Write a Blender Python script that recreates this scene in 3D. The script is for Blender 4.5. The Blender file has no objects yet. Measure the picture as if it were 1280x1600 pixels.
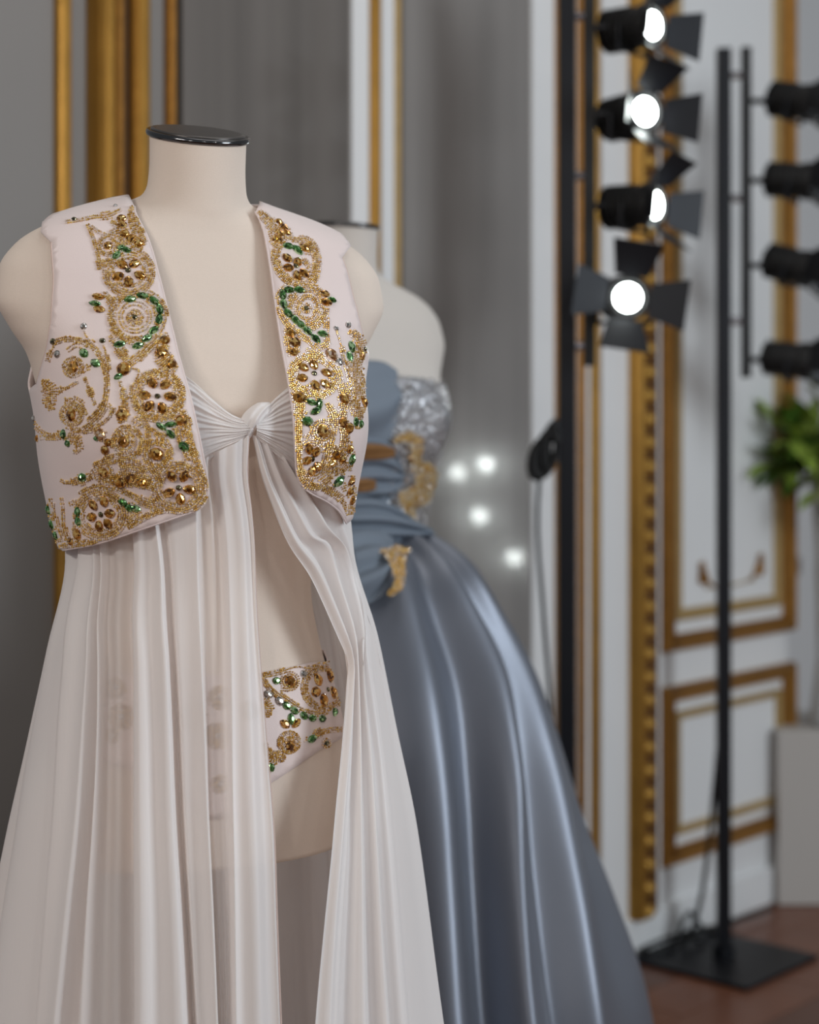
import bpy, bmesh, math, random
import numpy as np
from mathutils import Vector, Matrix, Quaternion
from mathutils.bvhtree import BVHTree
from mathutils.geometry import delaunay_2d_cdt

random.seed(7); rng = np.random.default_rng(7)
scene = bpy.context.scene
COL = scene.collection
PI = math.pi

# ------------------------------------------------------------------ camera
F = 2700.0            # focal length in pixels of the 1280x1600 frame
CX, HY = 640.0, 650.0 # principal column and horizon row
H = 1.36              # eye height
cam_d = bpy.data.cameras.new('camera'); cam = bpy.data.objects.new('camera', cam_d); COL.objects.link(cam)
cam.location = (0, 0, H); cam.rotation_euler = (PI/2, 0, 0)
cam_d.sensor_fit = 'VERTICAL'; cam_d.sensor_height = 36; cam_d.lens = 36*F/1600
cam_d.shift_y = (HY-800)/1600.0
cam_d.clip_start = 0.05; cam_d.clip_end = 60
cam_d.dof.use_dof = True; cam_d.dof.focus_distance = 1.80; cam_d.dof.aperture_fstop = 3.1
scene.camera = cam

# ------------------------------------------------------------------ light
world = bpy.data.worlds.new('world'); scene.world = world; world.use_nodes = True
bg = world.node_tree.nodes['Background']; bg.inputs[0].default_value = (0.93, 0.96, 1.0, 1); bg.inputs[1].default_value = 0.21
def area(name, loc, target, size, power, col, sy=None):
    d = bpy.data.lights.new(name, 'AREA'); d.energy = power; d.color = col; d.size = size
    if sy: d.shape = 'RECTANGLE'; d.size_y = sy
    o = bpy.data.objects.new(name, d); COL.objects.link(o); o.location = loc
    o.rotation_euler = (Vector(target)-Vector(loc)).to_track_quat('-Z', 'Y').to_euler(); return o
# added unseen lights: small key and sparkle lamps in front of the forms
for i, (x, y, z, p) in enumerate(((-1.75, -.3, 2.4, 9.6), (-1.55, -.55, 2.45, 9.6), (-1.35, -.8, 2.5, 9.6), (-.6, -1.2, 1.95, 8), (.9, -.9, 2.6, 4), (2.0, -.3, 2.8, 4))):
    area('key_sparkle_light', (x, y, z), (-0.2, 1.9, 1.2), 0.16, p*.93, (1.0, 0.93, 0.86))
area('cool_side_area', (3.6, 0.6, 2.3), (0.3, 3.4, 1.1), 1.2, 100, (0.86, 0.94, 1.0), 2.2)  # unseen cool area added to rim the forms and brighten the right wall
area('overhead_fill_area', (0.4, 2.4, 3.9), (0.2, 3.0, 0.0), 1.6, 14, (1.0, 0.96, 0.91))  # unseen area light added overhead as fill
scene.view_settings.view_transform = 'Standard'; scene.view_settings.look = 'None'
scene.view_settings.exposure = -0.12; scene.view_settings.gamma = 1.0; scene.view_settings.use_curve_mapping = False
scene.cycles.use_denoising = True
scene.cycles.transparent_max_bounces = 24; scene.cycles.max_bounces = 8
scene.cycles.sample_clamp_indirect = 4.0

# ------------------------------------------------------------------ materials
def srgb(r, g, b): return tuple((c/255/12.92 if c/255 <= .04045 else ((c/255+.055)/1.055)**2.4) for c in (r, g, b)) + (1,)
MATS = {}
def mat(name, col, rough=.5, metal=0., var=.06, nscale=40., bump=0., bscale=200., spec=.5, stretch=None, coat=0., sheen=0., emit=None, estr=0.):
    m = bpy.data.materials.new(name); m.use_nodes = True; nt = m.node_tree; b = nt.nodes['Principled BSDF']
    tc = nt.nodes.new('ShaderNodeTexCoord'); mp = nt.nodes.new('ShaderNodeMapping'); nt.links.new(tc.outputs['Object'], mp.inputs[0])
    if stretch: mp.inputs['Scale'].default_value = stretch
    n = nt.nodes.new('ShaderNodeTexNoise'); n.inputs['Scale'].default_value = nscale; n.inputs['Detail'].default_value = 4
    nt.links.new(mp.outputs[0], n.inputs['Vector'])
    mx = nt.nodes.new('ShaderNodeMix'); mx.data_type = 'RGBA'
    mx.inputs[6].default_value = tuple(max(0, c*(1-var)) for c in col[:3])+(1,); mx.inputs[7].default_value = tuple(min(1, c*(1+var)) for c in col[:3])+(1,)
    nt.links.new(n.outputs[0], mx.inputs[0]); nt.links.new(mx.outputs[2], b.inputs['Base Color'])
    b.inputs['Roughness'].default_value = rough; b.inputs['Metallic'].default_value = metal; b.inputs['Specular IOR Level'].default_value = spec
    b.inputs['Coat Weight'].default_value = coat; b.inputs['Sheen Weight'].default_value = sheen
    if emit: b.inputs['Emission Color'].default_value = emit; b.inputs['Emission Strength'].default_value = estr
    if bump:
        n2 = nt.nodes.new('ShaderNodeTexNoise'); n2.inputs['Scale'].default_value = bscale; n2.inputs['Detail'].default_value = 3
        nt.links.new(mp.outputs[0], n2.inputs['Vector'])
        bp = nt.nodes.new('ShaderNodeBump'); bp.inputs['Strength'].default_value = bump; bp.inputs['Distance'].default_value = .002
        nt.links.new(n2.outputs[0], bp.inputs['Height']); nt.links.new(bp.outputs[0], b.inputs['Normal'])
    MATS[name] = m; return m
def chiffon_mat():
    m = bpy.data.materials.new('chiffon'); m.use_nodes = True; nt = m.node_tree; nt.nodes.clear(); N = nt.nodes.new; L = nt.links.new
    out = N('ShaderNodeOutputMaterial'); dif = N('ShaderNodeBsdfDiffuse'); trl = N('ShaderNodeBsdfTranslucent'); trp = N('ShaderNodeBsdfTransparent')
    col = srgb(250, 248, 248); dif.inputs[0].default_value = col; trl.inputs[0].default_value = srgb(252, 230, 214); trp.inputs[0].default_value = (1, .985, .965, 1)
    gl = N('ShaderNodeBsdfGlossy'); gl.inputs['Roughness'].default_value = .45; gl.inputs[0].default_value = (.85, .88, .92, 1)
    tc = N('ShaderNodeTexCoord'); mp = N('ShaderNodeMapping'); mp.inputs['Scale'].default_value = (260, 260, 6); n = N('ShaderNodeTexNoise'); n.inputs['Scale'].default_value = 1.0
    L(tc.outputs['Object'], mp.inputs[0]); L(mp.outputs[0], n.inputs['Vector'])
    bp = N('ShaderNodeBump'); bp.inputs['Strength'].default_value = .10; bp.inputs['Distance'].default_value = .002; L(n.outputs[0], bp.inputs['Height'])
    for s in (dif, trl, gl): L(bp.outputs[0], s.inputs['Normal'])
    m1 = N('ShaderNodeMixShader'); m1.inputs[0].default_value = .23; L(dif.outputs[0], m1.inputs[1]); L(trl.outputs[0], m1.inputs[2])
    m3 = N('ShaderNodeMixShader'); m3.inputs[0].default_value = .05; L(m1.outputs[0], m3.inputs[1]); L(gl.outputs[0], m3.inputs[2])
    at = N('ShaderNodeAttribute'); at.attribute_name = 'cloth_cover'
    m2 = N('ShaderNodeMixShader'); L(at.outputs['Fac'], m2.inputs[0]); L(trp.outputs[0], m2.inputs[1]); L(m3.outputs[0], m2.inputs[2])
    L(m2.outputs[0], out.inputs[0]); MATS['chiffon'] = m
def bead_mat(name, rough, metal):
    m = bpy.data.materials.new(name); m.use_nodes = True; nt = m.node_tree; b = nt.nodes['Principled BSDF']
    at = nt.nodes.new('ShaderNodeAttribute'); at.attribute_name = 'bead_color'
    nt.links.new(at.outputs['Color'], b.inputs['Base Color']); b.inputs['Roughness'].default_value = rough; b.inputs['Metallic'].default_value = metal
    MATS[name] = m
def glitter_mat(name, col, scale, rough=.3, strength=1.0):
    m = bpy.data.materials.new(name); m.use_nodes = True; nt = m.node_tree; b = nt.nodes['Principled BSDF']; N = nt.nodes.new; L = nt.links.new
    tc = N('ShaderNodeTexCoord'); v = N('ShaderNodeTexVoronoi'); v.inputs['Scale'].default_value = scale; L(tc.outputs['Object'], v.inputs['Vector'])
    sub = N('ShaderNodeVectorMath'); sub.operation = 'SUBTRACT'; sub.inputs[1].default_value = (.5, .5, .5); L(v.outputs['Color'], sub.inputs[0])
    sc = N('ShaderNodeVectorMath'); sc.operation = 'SCALE'; sc.inputs['Scale'].default_value = strength; L(sub.outputs[0], sc.inputs[0])
    g = N('ShaderNodeNewGeometry'); ad = N('ShaderNodeVectorMath'); ad.operation = 'ADD'; L(g.outputs['Normal'], ad.inputs[0]); L(sc.outputs[0], ad.inputs[1])
    nm = N('ShaderNodeVectorMath'); nm.operation = 'NORMALIZE'; L(ad.outputs[0], nm.inputs[0]); L(nm.outputs[0], b.inputs['Normal'])
    b.inputs['Base Color'].default_value = col; b.inputs['Metallic'].default_value = .85; b.inputs['Roughness'].default_value = rough
    MATS[name] = m
chiffon_mat(); bead_mat('bead', .22, .5)
mat('form_cloth', srgb(230, 215, 202), .85, var=.03, nscale=300, bump=.25, bscale=900, stretch=(1, 1, 2.5))
mat('form_cloth_grey', srgb(208, 201, 194), .85, var=.03, nscale=300, bump=.25, bscale=900)
mat('vest_satin', srgb(231, 215, 212), .5, var=.02, nscale=30, bump=.12, bscale=1200, sheen=.3)
mat('vest_lining', srgb(214, 190, 180), .6)
mat('chrome', srgb(96, 96, 98), .14, 1., var=.02)
mat('cap_dark', srgb(88, 84, 82), .3, .6)
mat('satin_blue', srgb(122, 127, 138), .42, .6, var=.04, nscale=8, bump=.10, bscale=500, spec=.6)
mat('satin_drape', srgb(118, 129, 142), .68, .05, var=.05, nscale=12, bump=.08, bscale=400)
mat('gold_lamee', srgb(140, 100, 58), .6, .3, var=.25, nscale=200, bump=.5, bscale=300)
glitter_mat('silver_sequin', srgb(186, 186, 190), 520, .28, .8)
glitter_mat('gold_sequin', srgb(176, 132, 52), 520, .35, .8)
def gem_mat(name, dark, mid, light):
    m = bpy.data.materials.new(name); m.use_nodes = True; nt = m.node_tree; b = nt.nodes['Principled BSDF']; N = nt.nodes.new; L = nt.links.new
    tc = N('ShaderNodeTexCoord'); oi = N('ShaderNodeObjectInfo'); ad = N('ShaderNodeVectorMath'); ad.operation = 'ADD'; sc = N('ShaderNodeMath'); sc.operation = 'MULTIPLY'; sc.inputs[1].default_value = 40.
    L(oi.outputs['Random'], sc.inputs[0]); L(tc.outputs['Object'], ad.inputs[0]); L(sc.outputs[0], ad.inputs[1])
    v = N('ShaderNodeTexVoronoi'); v.inputs['Scale'].default_value = 1.9; L(ad.outputs[0], v.inputs['Vector'])  # voronoi patches paint internal reflections and glints into the stone colour
    sp = N('ShaderNodeSeparateColor'); L(v.outputs['Color'], sp.inputs[0]); r = N('ShaderNodeValToRGB'); e = r.color_ramp.elements
    e[0].position = .1; e[0].color = dark; e[1].position = .95; e[1].color = light; x = e.new(.6); x.color = mid
    L(sp.outputs[0], r.inputs[0]); L(r.outputs[0], b.inputs['Base Color']); b.inputs['Roughness'].default_value = .06; b.inputs['Metallic'].default_value = .7; b.inputs['Coat Weight'].default_value = 1.
    MATS[name] = m
gem_mat('amber', srgb(96, 52, 8), srgb(216, 148, 42), srgb(255, 220, 140)); gem_mat('amber_pale', srgb(140, 86, 50), srgb(214, 160, 92), srgb(255, 236, 214))
gem_mat('emerald', srgb(24, 62, 18), srgb(84, 150, 68), srgb(196, 236, 180)); gem_mat('crystal', srgb(110, 106, 100), srgb(200, 196, 190), srgb(255, 255, 255)); gem_mat('smoky', srgb(34, 30, 16), srgb(92, 82, 44), srgb(190, 184, 140))
mat('gold_setting', srgb(190, 140, 60), .3, .9)
mat('gilt', srgb(170, 128, 58), .36, .7, var=.22, nscale=14, bump=.35, bscale=60)
mat('gilt_old', srgb(158, 112, 50), .42, .65, var=.32, nscale=40, bump=.6, bscale=90)
mat('gilt_dark', srgb(66, 44, 22), .6, .3, var=.3)
mat('gilt_channel', srgb(104, 68, 28), .6, .4, var=.3)
mat('gilt_bright', srgb(214, 168, 84), .3, .65, var=.1)
mat('gilt_dull', srgb(176, 148, 98), .55, .3, var=.2, nscale=30)
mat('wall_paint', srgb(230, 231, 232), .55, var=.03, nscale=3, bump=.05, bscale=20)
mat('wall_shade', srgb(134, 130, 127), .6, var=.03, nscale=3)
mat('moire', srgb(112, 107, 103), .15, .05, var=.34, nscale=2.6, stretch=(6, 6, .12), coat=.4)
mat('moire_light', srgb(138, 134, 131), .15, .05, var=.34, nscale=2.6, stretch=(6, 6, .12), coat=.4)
mat('black_metal', srgb(20, 22, 28), .45, .4, var=.15, nscale=30)
mat('black_matte', srgb(17, 17, 18), .6, 0., var=.2, nscale=30)
mat('steel', srgb(170, 170, 176), .25, 1.)
mat('lens_lit', (1, 1, 1, 1), .3, emit=(.93, 1.0, .97, 1), estr=26.)
mat('lens_off', srgb(120, 122, 126), .1, .3, coat=1.)
mat('floor_wood', srgb(116, 70, 48), .32, var=.22, nscale=6, stretch=(1, 1, 1), bump=.08, bscale=60)
mat('floor_wood_dark', srgb(92, 54, 36), .32, var=.22, nscale=6, bump=.08, bscale=60)
mat('floor_gap', srgb(52, 34, 26), .6)
mat('plinth_white', srgb(188, 183, 178), .6, var=.02)
mat('leaf_green', srgb(74, 108, 36), .5, var=.35, nscale=9)
mat('leaf_light', srgb(140, 164, 66), .5, var=.3, nscale=9)
mat('leaf_pale', srgb(150, 156, 112), .6, var=.25, nscale=9)
mat('stem_green', srgb(70, 92, 44), .6)
mat('vase_glass', srgb(190, 194, 196), .1, 0., coat=1.)

# ------------------------------------------------------------------ object helpers
def root_of(name, loc, label, cat, group=None, kind=None):
    o = bpy.data.objects.new(name, None); COL.objects.link(o); o.location = loc; o.empty_display_size = .05
    if label: o['label'] = label
    if cat: o['category'] = cat
    if group: o['group'] = group
    if kind: o['kind'] = kind
    return o
def tag(o, label=None, cat=None, group=None, kind=None):
    for k, v in (('label', label), ('category', cat), ('group', group), ('kind', kind)):
        if v: o[k] = v
    return o
def wloc(o):
    p = Vector((0, 0, 0))
    while o is not None: p += o.location; o = o.parent
    return p
def mesh_obj(name, verts, faces, m, parent=None, smooth=True, loc=None):
    """verts in world space; the object is put at loc (or at its parent's place)"""
    base = wloc(parent) if parent is not None else Vector(loc if loc is not None else (0, 0, 0))
    me = bpy.data.meshes.new(name); b = np.array(base)
    v = np.asarray(verts, dtype=float).reshape(-1, 3)-b
    me.from_pydata(v.tolist(), [], [tuple(int(i) for i in f) for f in faces]); me.update()
    if smooth: me.polygons.foreach_set('use_smooth', [True]*len(me.polygons))
    me.materials.append(MATS[m]); o = bpy.data.objects.new(name, me); COL.objects.link(o)
    if parent is not None: o.parent = parent
    else: o.location = base
    return o
def fix_normals(o):
    bm = bmesh.new(); bm.from_mesh(o.data); bmesh.ops.recalc_face_normals(bm, faces=bm.faces); bm.to_mesh(o.data); bm.free()
class MB:
    def __init__(s): s.v = []; s.f = []
    def add(s, v, f):
        n = len(s.v); s.v += [tuple(p) for p in v]; s.f += [tuple(i+n for i in q) for q in f]; return s
    def box(s, c, ax, hx):
        """c centre, ax three unit axes, hx half sizes"""
        c = Vector(c); A = [Vector(a)*h for a, h in zip(ax, hx)]
        v = [c+A[0]*i+A[1]*j+A[2]*k for i in (-1, 1) for j in (-1, 1) for k in (-1, 1)]
        return s.add(v, [(0, 1, 3, 2), (4, 6, 7, 5), (0, 4, 5, 1), (2, 3, 7, 6), (0, 2, 6, 4), (1, 5, 7, 3)])
    def tube(s, pts, r, n=10, cap=True):
        pts = [Vector(p) for p in pts]; rs = r if isinstance(r, (list, tuple)) else [r]*len(pts)
        V = []; Fc = []; up = None
        for i, p in enumerate(pts):
            t = (pts[min(i+1, len(pts)-1)]-pts[max(i-1, 0)]).normalized()
            if up is None: up = t.orthogonal().normalized()
            x = (up-t*up.dot(t)).normalized(); y = t.cross(x); up = x
            for k in range(n): a = 2*PI*k/n; V.append(p+(x*math.cos(a)+y*math.sin(a))*rs[i])
        for i in range(len(pts)-1):
            for k in range(n): Fc.append((i*n+k, i*n+(k+1) % n, (i+1)*n+(k+1) % n, (i+1)*n+k))
        if cap: Fc.append(tuple(range(n-1, -1, -1))); Fc.append(tuple((len(pts)-1)*n+k for k in range(n)))
        return s.add(V, Fc)
    def lathe(s, c, axis, prof, n=20):
        """prof: (distance along axis, radius)"""
        ax = Vector(axis).normalized(); x = ax.orthogonal().normalized(); y = ax.cross(x); c = Vector(c)
        V = []; Fc = []
        for d, r in prof:
            for k in range(n): a = 2*PI*k/n; V.append(c+ax*d+(x*math.cos(a)+y*math.sin(a))*r)
        for i in range(len(prof)-1):
            for k in range(n): Fc.append((i*n+k, i*n+(k+1) % n, (i+1)*n+(k+1) % n, (i+1)*n+k))
        Fc.append(tuple(range(n-1, -1, -1))); Fc.append(tuple((len(prof)-1)*n+k for k in range(n)))
        return s.add(V, Fc)
    def obj(s, name, m, parent=None, smooth=False, bevel=0., loc=None):
        o = mesh_obj(name, s.v, s.f, m, parent, smooth, loc)
        if bevel:
            md = o.modifiers.new('bevel', 'BEVEL'); md.width = bevel; md.segments = 2; md.limit_method = 'ANGLE'
        return o
XYZ = (Vector((1, 0, 0)), Vector((0, 1, 0)), Vector((0, 0, 1)))
def at(px, py, Y): return Vector(((px-CX)/F*Y, Y, H-(py-HY)/F*Y))
def ray(px, py): return Vector(((px-CX)/F, 1., -(py-HY)/F))

# ------------------------------------------------------------------ the panelled wall and floor
WA = Vector((0.605, 4.42, 0)); WD = Vector((0.674, 0.739, 0)).normalized(); WM = Vector((WD.y, -WD.x, 0))  # WM: out of the wall, into the room
UP = Vector((0, 0, 1))
def ws(px):      # wall coordinate s under an image column
    r = ray(px, HY); t = WA.dot(WM)/r.dot(WM); return (r*t-WA).dot(WD)
def wz(px, py):  # height on the wall under a pixel
    r = ray(px, py); t = WA.dot(WM)/Vector((r.x, r.y, 0)).dot(WM); return H+r.z*t
def wp(s, d, z): return WA+WD*s+WM*d+UP*z
TOP = 3.3
def wall_box(mb, s0, s1, d0, d1, z0, z1): mb.box(wp((s0+s1)/2, (d0+d1)/2, (z0+z1)/2), (WD, WM, UP), ((s1-s0)/2, (d1-d0)/2, (z1-z0)/2)); return mb
def profile_strip(mb, s0, s1, z0, z1, d, prof, vertical=True):
    """moulding of the given cross section: prof = (fraction across, fraction of depth)"""
    V = []; n = len(prof)
    for e in (0, 1):
        for u, h in prof:
            if vertical: V.append(wp(s0+(s1-s0)*u, d*h, (z0, z1)[e]))
            else: V.append(wp((s0, s1)[e], d*h, z0+(z1-z0)*u))
    mb.add(V, [(i, i+1, n+i+1, n+i) for i in range(n-1)]+[tuple(range(n-1, -1, -1)), tuple(range(n, 2*n))])
ROUND = [(0, 0), (0, .3), (.08, .62), (.22, .88), (.4, 1), (.6, 1), (.78, .88), (.92, .62), (1, .3), (1, 0)]
DOUBLE = [(0, 0), (0, .5), (.08, .85), (.2, 1), (.32, .9), (.38, .55), (.44, .35), (.5, .35), (.56, .2), (.62, .25), (.68, .7), (.78, .95), (.88, .9), (.96, .6), (1, .3), (1, 0)]
sL, sE = ws(-260), ws(1224)
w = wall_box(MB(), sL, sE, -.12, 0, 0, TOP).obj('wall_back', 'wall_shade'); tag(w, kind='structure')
w = MB().box(wp(sE+2., -.72, TOP/2), (WD, WM, UP), (2.12, .06, TOP/2)).obj('wall_right', 'wall_paint'); tag(w, kind='structure')
w = MB().box(wp(sE-.06, -.39, TOP/2), (WD, WM, UP), (.06, .27, TOP/2)).obj('wall_return', 'wall_paint'); tag(w, kind='structure')
trim_n = 0
def trim(mb, m, bevel=0, smooth=False):
    global trim_n; trim_n += 1
    o = mb.obj('trim_%d' % trim_n, m, bevel=bevel, smooth=smooth); tag(o, kind='structure'); return o
def vstrip(x0, x1, d, m, prof=ROUND, z0=0.16, z1=TOP):
    mb = MB(); profile_strip(mb, ws(x0), ws(x1), z0, z1, d, prof); return trim(mb, m)
def vflat(x0, x1, d, m, z0=0., z1=TOP): return trim(wall_box(MB(), ws(x0), ws(x1), 0, d, z0, z1), m)
vstrip(84, 106, .022, 'gilt')
vstrip(135, 163, .05, 'gilt'); vstrip(163, 184, .032, 'gilt_old'); vflat(184, 194, .012, 'gilt_dark'); vstrip(194, 222, .04, 'gilt')
vstrip(256, 270, .02, 'gilt_old'); vflat(270, 277, .006, 'black_matte')
# moire panels
def moire(x0, x1, z0=.2, m='moire'):
    return tag(wall_box(MB(), ws(x0), ws(x1), 0, .014, z0, TOP).obj('panel_moire', m), kind='structure')
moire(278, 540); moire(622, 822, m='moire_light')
vflat(540, 566, .02, 'wall_paint'); vstrip(566, 583, .036, 'gilt'); vflat(583, 604, .022, 'wall_paint'); vstrip(604, 618, .026, 'gilt_dull')
vflat(822, 856, .02, 'wall_paint'); vstrip(856, 868, .036, 'gilt_old'); vflat(868, 895, .012, 'wall_paint'); vstrip(895, 904, .03, 'gilt_old')
vflat(904, 915, .014, 'wall_paint'); vstrip(915, 930, .024, 'gilt')
vflat(930, 1022, .02, 'wall_paint', 0)
# beaded gilt pilaster strip
zb = wz(990, 1428)
mb = MB(); wall_box(mb, ws(972), ws(1012), .02, .032, zb, TOP); profile_strip(mb, ws(972), ws(985), zb, TOP, .05, ROUND)
pil = trim(mb, 'gilt_channel'); vstrip(971, 986, .056, 'gilt', z0=zb)
bd = MB(); bd.lathe((0, 0, 0), (0, 0, 1), [(-.2, 1.), (.2, 1.), (.55, .9), (.85, .62), (1., .3), (1.02, .1)], 12)
bead_me = None; k = 0
zz = wz(998, 1420)
while zz < TOP-.03:
    p = wp(ws(996), .030, zz)
    if bead_me is None:
        o = bd.obj('rosette', 'gilt_bright', pil, smooth=False); bead_me = o.data
    else:
        o = bpy.data.objects.new('rosette', bead_me); COL.objects.link(o); o.parent = pil
    o.location = p; o.scale = (.0185,)*3; o.rotation_mode = 'QUATERNION'; o.rotation_quaternion = WM.to_track_quat('Z', 'Y')
    zz += 36.2/F*WA.y; k += 1
# the panelled leaf on the right of the pilaster
vflat(1022, 1224, .012, 'wall_paint', 0.0)
def frame(x0, x1, z0, z1, w, d, m, base=.0):
    s0, s1 = ws(x0), ws(x1)
    mb = MB()
    def ring(sa, sb, za, zb, dd): return [wp(sa, dd, za), wp(sb, dd, za), wp(sb, dd, zb), wp(sa, dd, zb)]
    rings = [(0, base), (0, base+d*.6), (w*.2, base+d), (w*.5, base+d*.8), (w*.8, base+d*.9), (w, base+d*.4), (w, base)]
    V = []
    for o_, dd in rings: V += ring(s0+o_, s1-o_, z0+o_, z1-o_, dd)
    Fc = []
    for i in range(len(rings)-1):
        for k in range(4): Fc.append((i*4+k, i*4+(k+1) % 4, (i+1)*4+(k+1) % 4, (i+1)*4+k))
    mb.add(V, Fc); return trim(mb, m)
z_up0 = wz(1030, 1018); z_lo1 = wz(1030, 1073); z_lo0 = wz(1030, 1352)
frame(1025, 1228, z_up0, TOP+.2, .042, .03, 'gilt_old', .012)
frame(1046, 1211, z_up0+.075, TOP+.2, .03, .014, 'gilt_dull', .012)
frame(1025, 1228, z_lo0, z_lo1, .042, .03, 'gilt_old', .012)
frame(1046, 1211, z_lo0+.07, z_lo1-.07, .022, .014, 'gilt_dull', .012)
# corner scroll ornaments of the upper panel
def scroll(px, py, sgn):
    mb = MB(); c = wp(ws(px), .02, wz(px, py)); pts = []; rs = []
    for i in range(26):
        a = i/25*2.6*PI; r = .004+.0075*(i/25)*2.2
        pts.append(c+WD*(math.cos(a)*r*sgn)+UP*(math.sin(a)*r)); rs.append(.003+.004*(i/25))
    for i in range(8): t = i/7; pts.append(c+WD*((.02+.0*t)*sgn)+UP*(.0-.03*t)+WD*(sgn*.05*t*t)); rs.append(.006*(1-t)+.002)
    mb.tube(pts, rs, 8)
    for i in range(5): a = i/5*2*PI; mb.tube([c+UP*.025, c+UP*(.03+.016*math.sin(a))+WD*.016*math.cos(a)], [.005, .003], 6)
    trim(mb, 'gilt_old')
scroll(1088, 902, 1); scroll(1180, 888, -1)
mb = MB(); p0 = wp(ws(1096), .016, wz(1096, 918)); p1 = wp(ws(1172), .016, wz(1172, 905)); mb.tube([p0, (p0+p1)/2-UP*.004, p1], .003, 6); trim(mb, 'gilt_dull')
# recess behind the plinth: thin gilt lines
for x0, x1, m in ((.10, .13, 'gilt'), (.30, .33, 'gilt')):
    mb = MB(); mb.box(wp(sE+x0, -.655, TOP/2+.3), (WD, WM, UP), (.015, .01, TOP/2-.3)); trim(mb, m)
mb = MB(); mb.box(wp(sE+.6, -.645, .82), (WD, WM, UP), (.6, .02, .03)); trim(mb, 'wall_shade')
# baseboard
bb = wall_box(MB(), ws(930)+.001, sE, .012, .03, 0, .10); b = bb.obj('baseboard_back', 'wall_paint', bevel=.003); tag(b, kind='structure')
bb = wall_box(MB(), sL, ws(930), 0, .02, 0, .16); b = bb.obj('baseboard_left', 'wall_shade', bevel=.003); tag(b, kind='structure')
# floor with parquet boards
fl = MB().box((1., 2.4, -.06), XYZ, (4.2, 5.4, .05)).obj('floor', 'floor_gap'); tag(fl, kind='structure')
fl2 = []
bw, bl = .16, .78
plank = {}
for mname in ('floor_wood', 'floor_wood_dark'):
    q = MB().box((0, 0, -.0055), XYZ, (bl/2-.0015, bw/2-.0015, .0045)).obj('board', mname, fl, bevel=.002)
    plank[mname] = q.data; bpy.data.objects.remove(q)
rotz = math.atan2(WD.y, WD.x)
cnt = 0
for i in range(-14, 4):
    for j in range(0, 18):
        if cnt > 290: break
        c = wp((i+.5*(j % 2))*bl+1.2, .09+j*bw+.02, 0)
        if not (-.2 < c.x < 2.4 and 2.2 < c.y < 6): continue
        if c.x/c.y < .02: continue
        o = bpy.data.objects.new('board', plank['floor_wood' if random.random() < .7 else 'floor_wood_dark']); COL.objects.link(o)
        o.parent = fl; o.location = c; o.rotation_euler = (0, 0, rotz); cnt += 1
mb = MB(); mb.box((1., 2.4, -.008), XYZ, (4.2, 5.4, .002)); fb = mb.obj('floor_base', 'floor_wood', fl)

# ------------------------------------------------------------------ parametric surfaces
def hermite(xs, ys, x):
    xs = np.asarray(xs, float); ys = np.asarray(ys, float); x = np.clip(np.asarray(x, float), xs[0], xs[-1])
    d = np.diff(ys)/np.diff(xs); m = np.empty_like(ys); m[0] = d[0]; m[-1] = d[-1]
    for i in range(1, len(ys)-1): m[i] = 0 if d[i-1]*d[i] < 0 else 2*d[i-1]*d[i]/(d[i-1]+d[i]) if d[i-1]+d[i] else 0
    i = np.clip(np.searchsorted(xs, x, side='right')-1, 0, len(xs)-2); h = xs[i+1]-xs[i]; t = (x-xs[i])/h
    return (2*t**3-3*t**2+1)*ys[i]+(t**3-2*t**2+t)*h*m[i]+(-2*t**3+3*t**2)*ys[i+1]+(t**3-t**2)*h*m[i+1]
class Surf:
    """grid surface over (phi, v); phi = 0 is the front, positive towards the figure's own left"""
    def __init__(s, P, phis, vs):
        s.P = P; s.ph = phis; s.v = vs; s.nv, s.np_ = P.shape[:2]
        du = np.gradient(P, axis=1); du[:, 0] = du[:, -1] = (P[:, 1]-P[:, -2])/2; dv = np.gradient(P, axis=0)
        n = np.cross(dv, du); n /= np.linalg.norm(n, axis=2, keepdims=True)+1e-12; s.N = n
        V = P.reshape(-1, 3); T = []
        w = s.np_
        for i in range(s.nv-1):
            for j in range(w-1):
                a = i*w+j; T.append((a, a+1, a+w)); T.append((a+1, a+w+1, a+w))
        s.T = T; s.V = V; s.bvh = BVHTree.FromPolygons(V.tolist(), T)
    def cast(s, px, py):
        d = ray(px, py); o = Vector((0, 0, H)); h = s.bvh.ray_cast(o, d.normalized())
        if h[0] is None: return None
        a, b, c = s.T[h[2]]; w = s.np_
        A, B, C = (Vector(s.V[i]) for i in (a, b, c)); p = h[0]
        n = (B-A).cross(C-A); ar = n.dot(n); wb = (p-A).cross(C-A).dot(n)/ar; wc = (B-A).cross(p-A).dot(n)/ar
        f = lambda arr, col: (1-wb-wc)*arr[col(a)]+wb*arr[col(b)]+wc*arr[col(c)]
        return f(s.ph, lambda i: i % w), f(s.v, lambda i: i//w)
    def at(s, phi, v, off=0.):
        phi = np.asarray(phi, float); v = np.asarray(v, float); off = np.asarray(off, float)
        phi = (phi-s.ph[0]) % (2*PI)+s.ph[0]
        fu = np.clip((phi-s.ph[0])/(s.ph[-1]-s.ph[0])*(s.np_-1), 0, s.np_-1.0001)
        fv = np.interp(v, s.v, np.arange(s.nv)); fv = np.clip(fv, 0, s.nv-1.0001)
        j = fu.astype(int); i = fv.astype(int); a = (fu-j)[..., None]; b = (fv-i)[..., None]
        bl_ = lambda G: (G[i, j]*(1-a)+G[i, j+1]*a)*(1-b)+(G[i+1, j]*(1-a)+G[i+1, j+1]*a)*b
        n = bl_(s.N); n = n/(np.linalg.norm(n, axis=-1, keepdims=True)+1e-12)
        return bl_(s.P)+n*off[..., None], n
    def offset(s, fn):
        PH, V = np.meshgrid(s.ph, s.v); return Surf(s.P+s.N*fn(PH, V, s.P[..., 2]-H)[..., None], s.ph, s.v)
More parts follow.
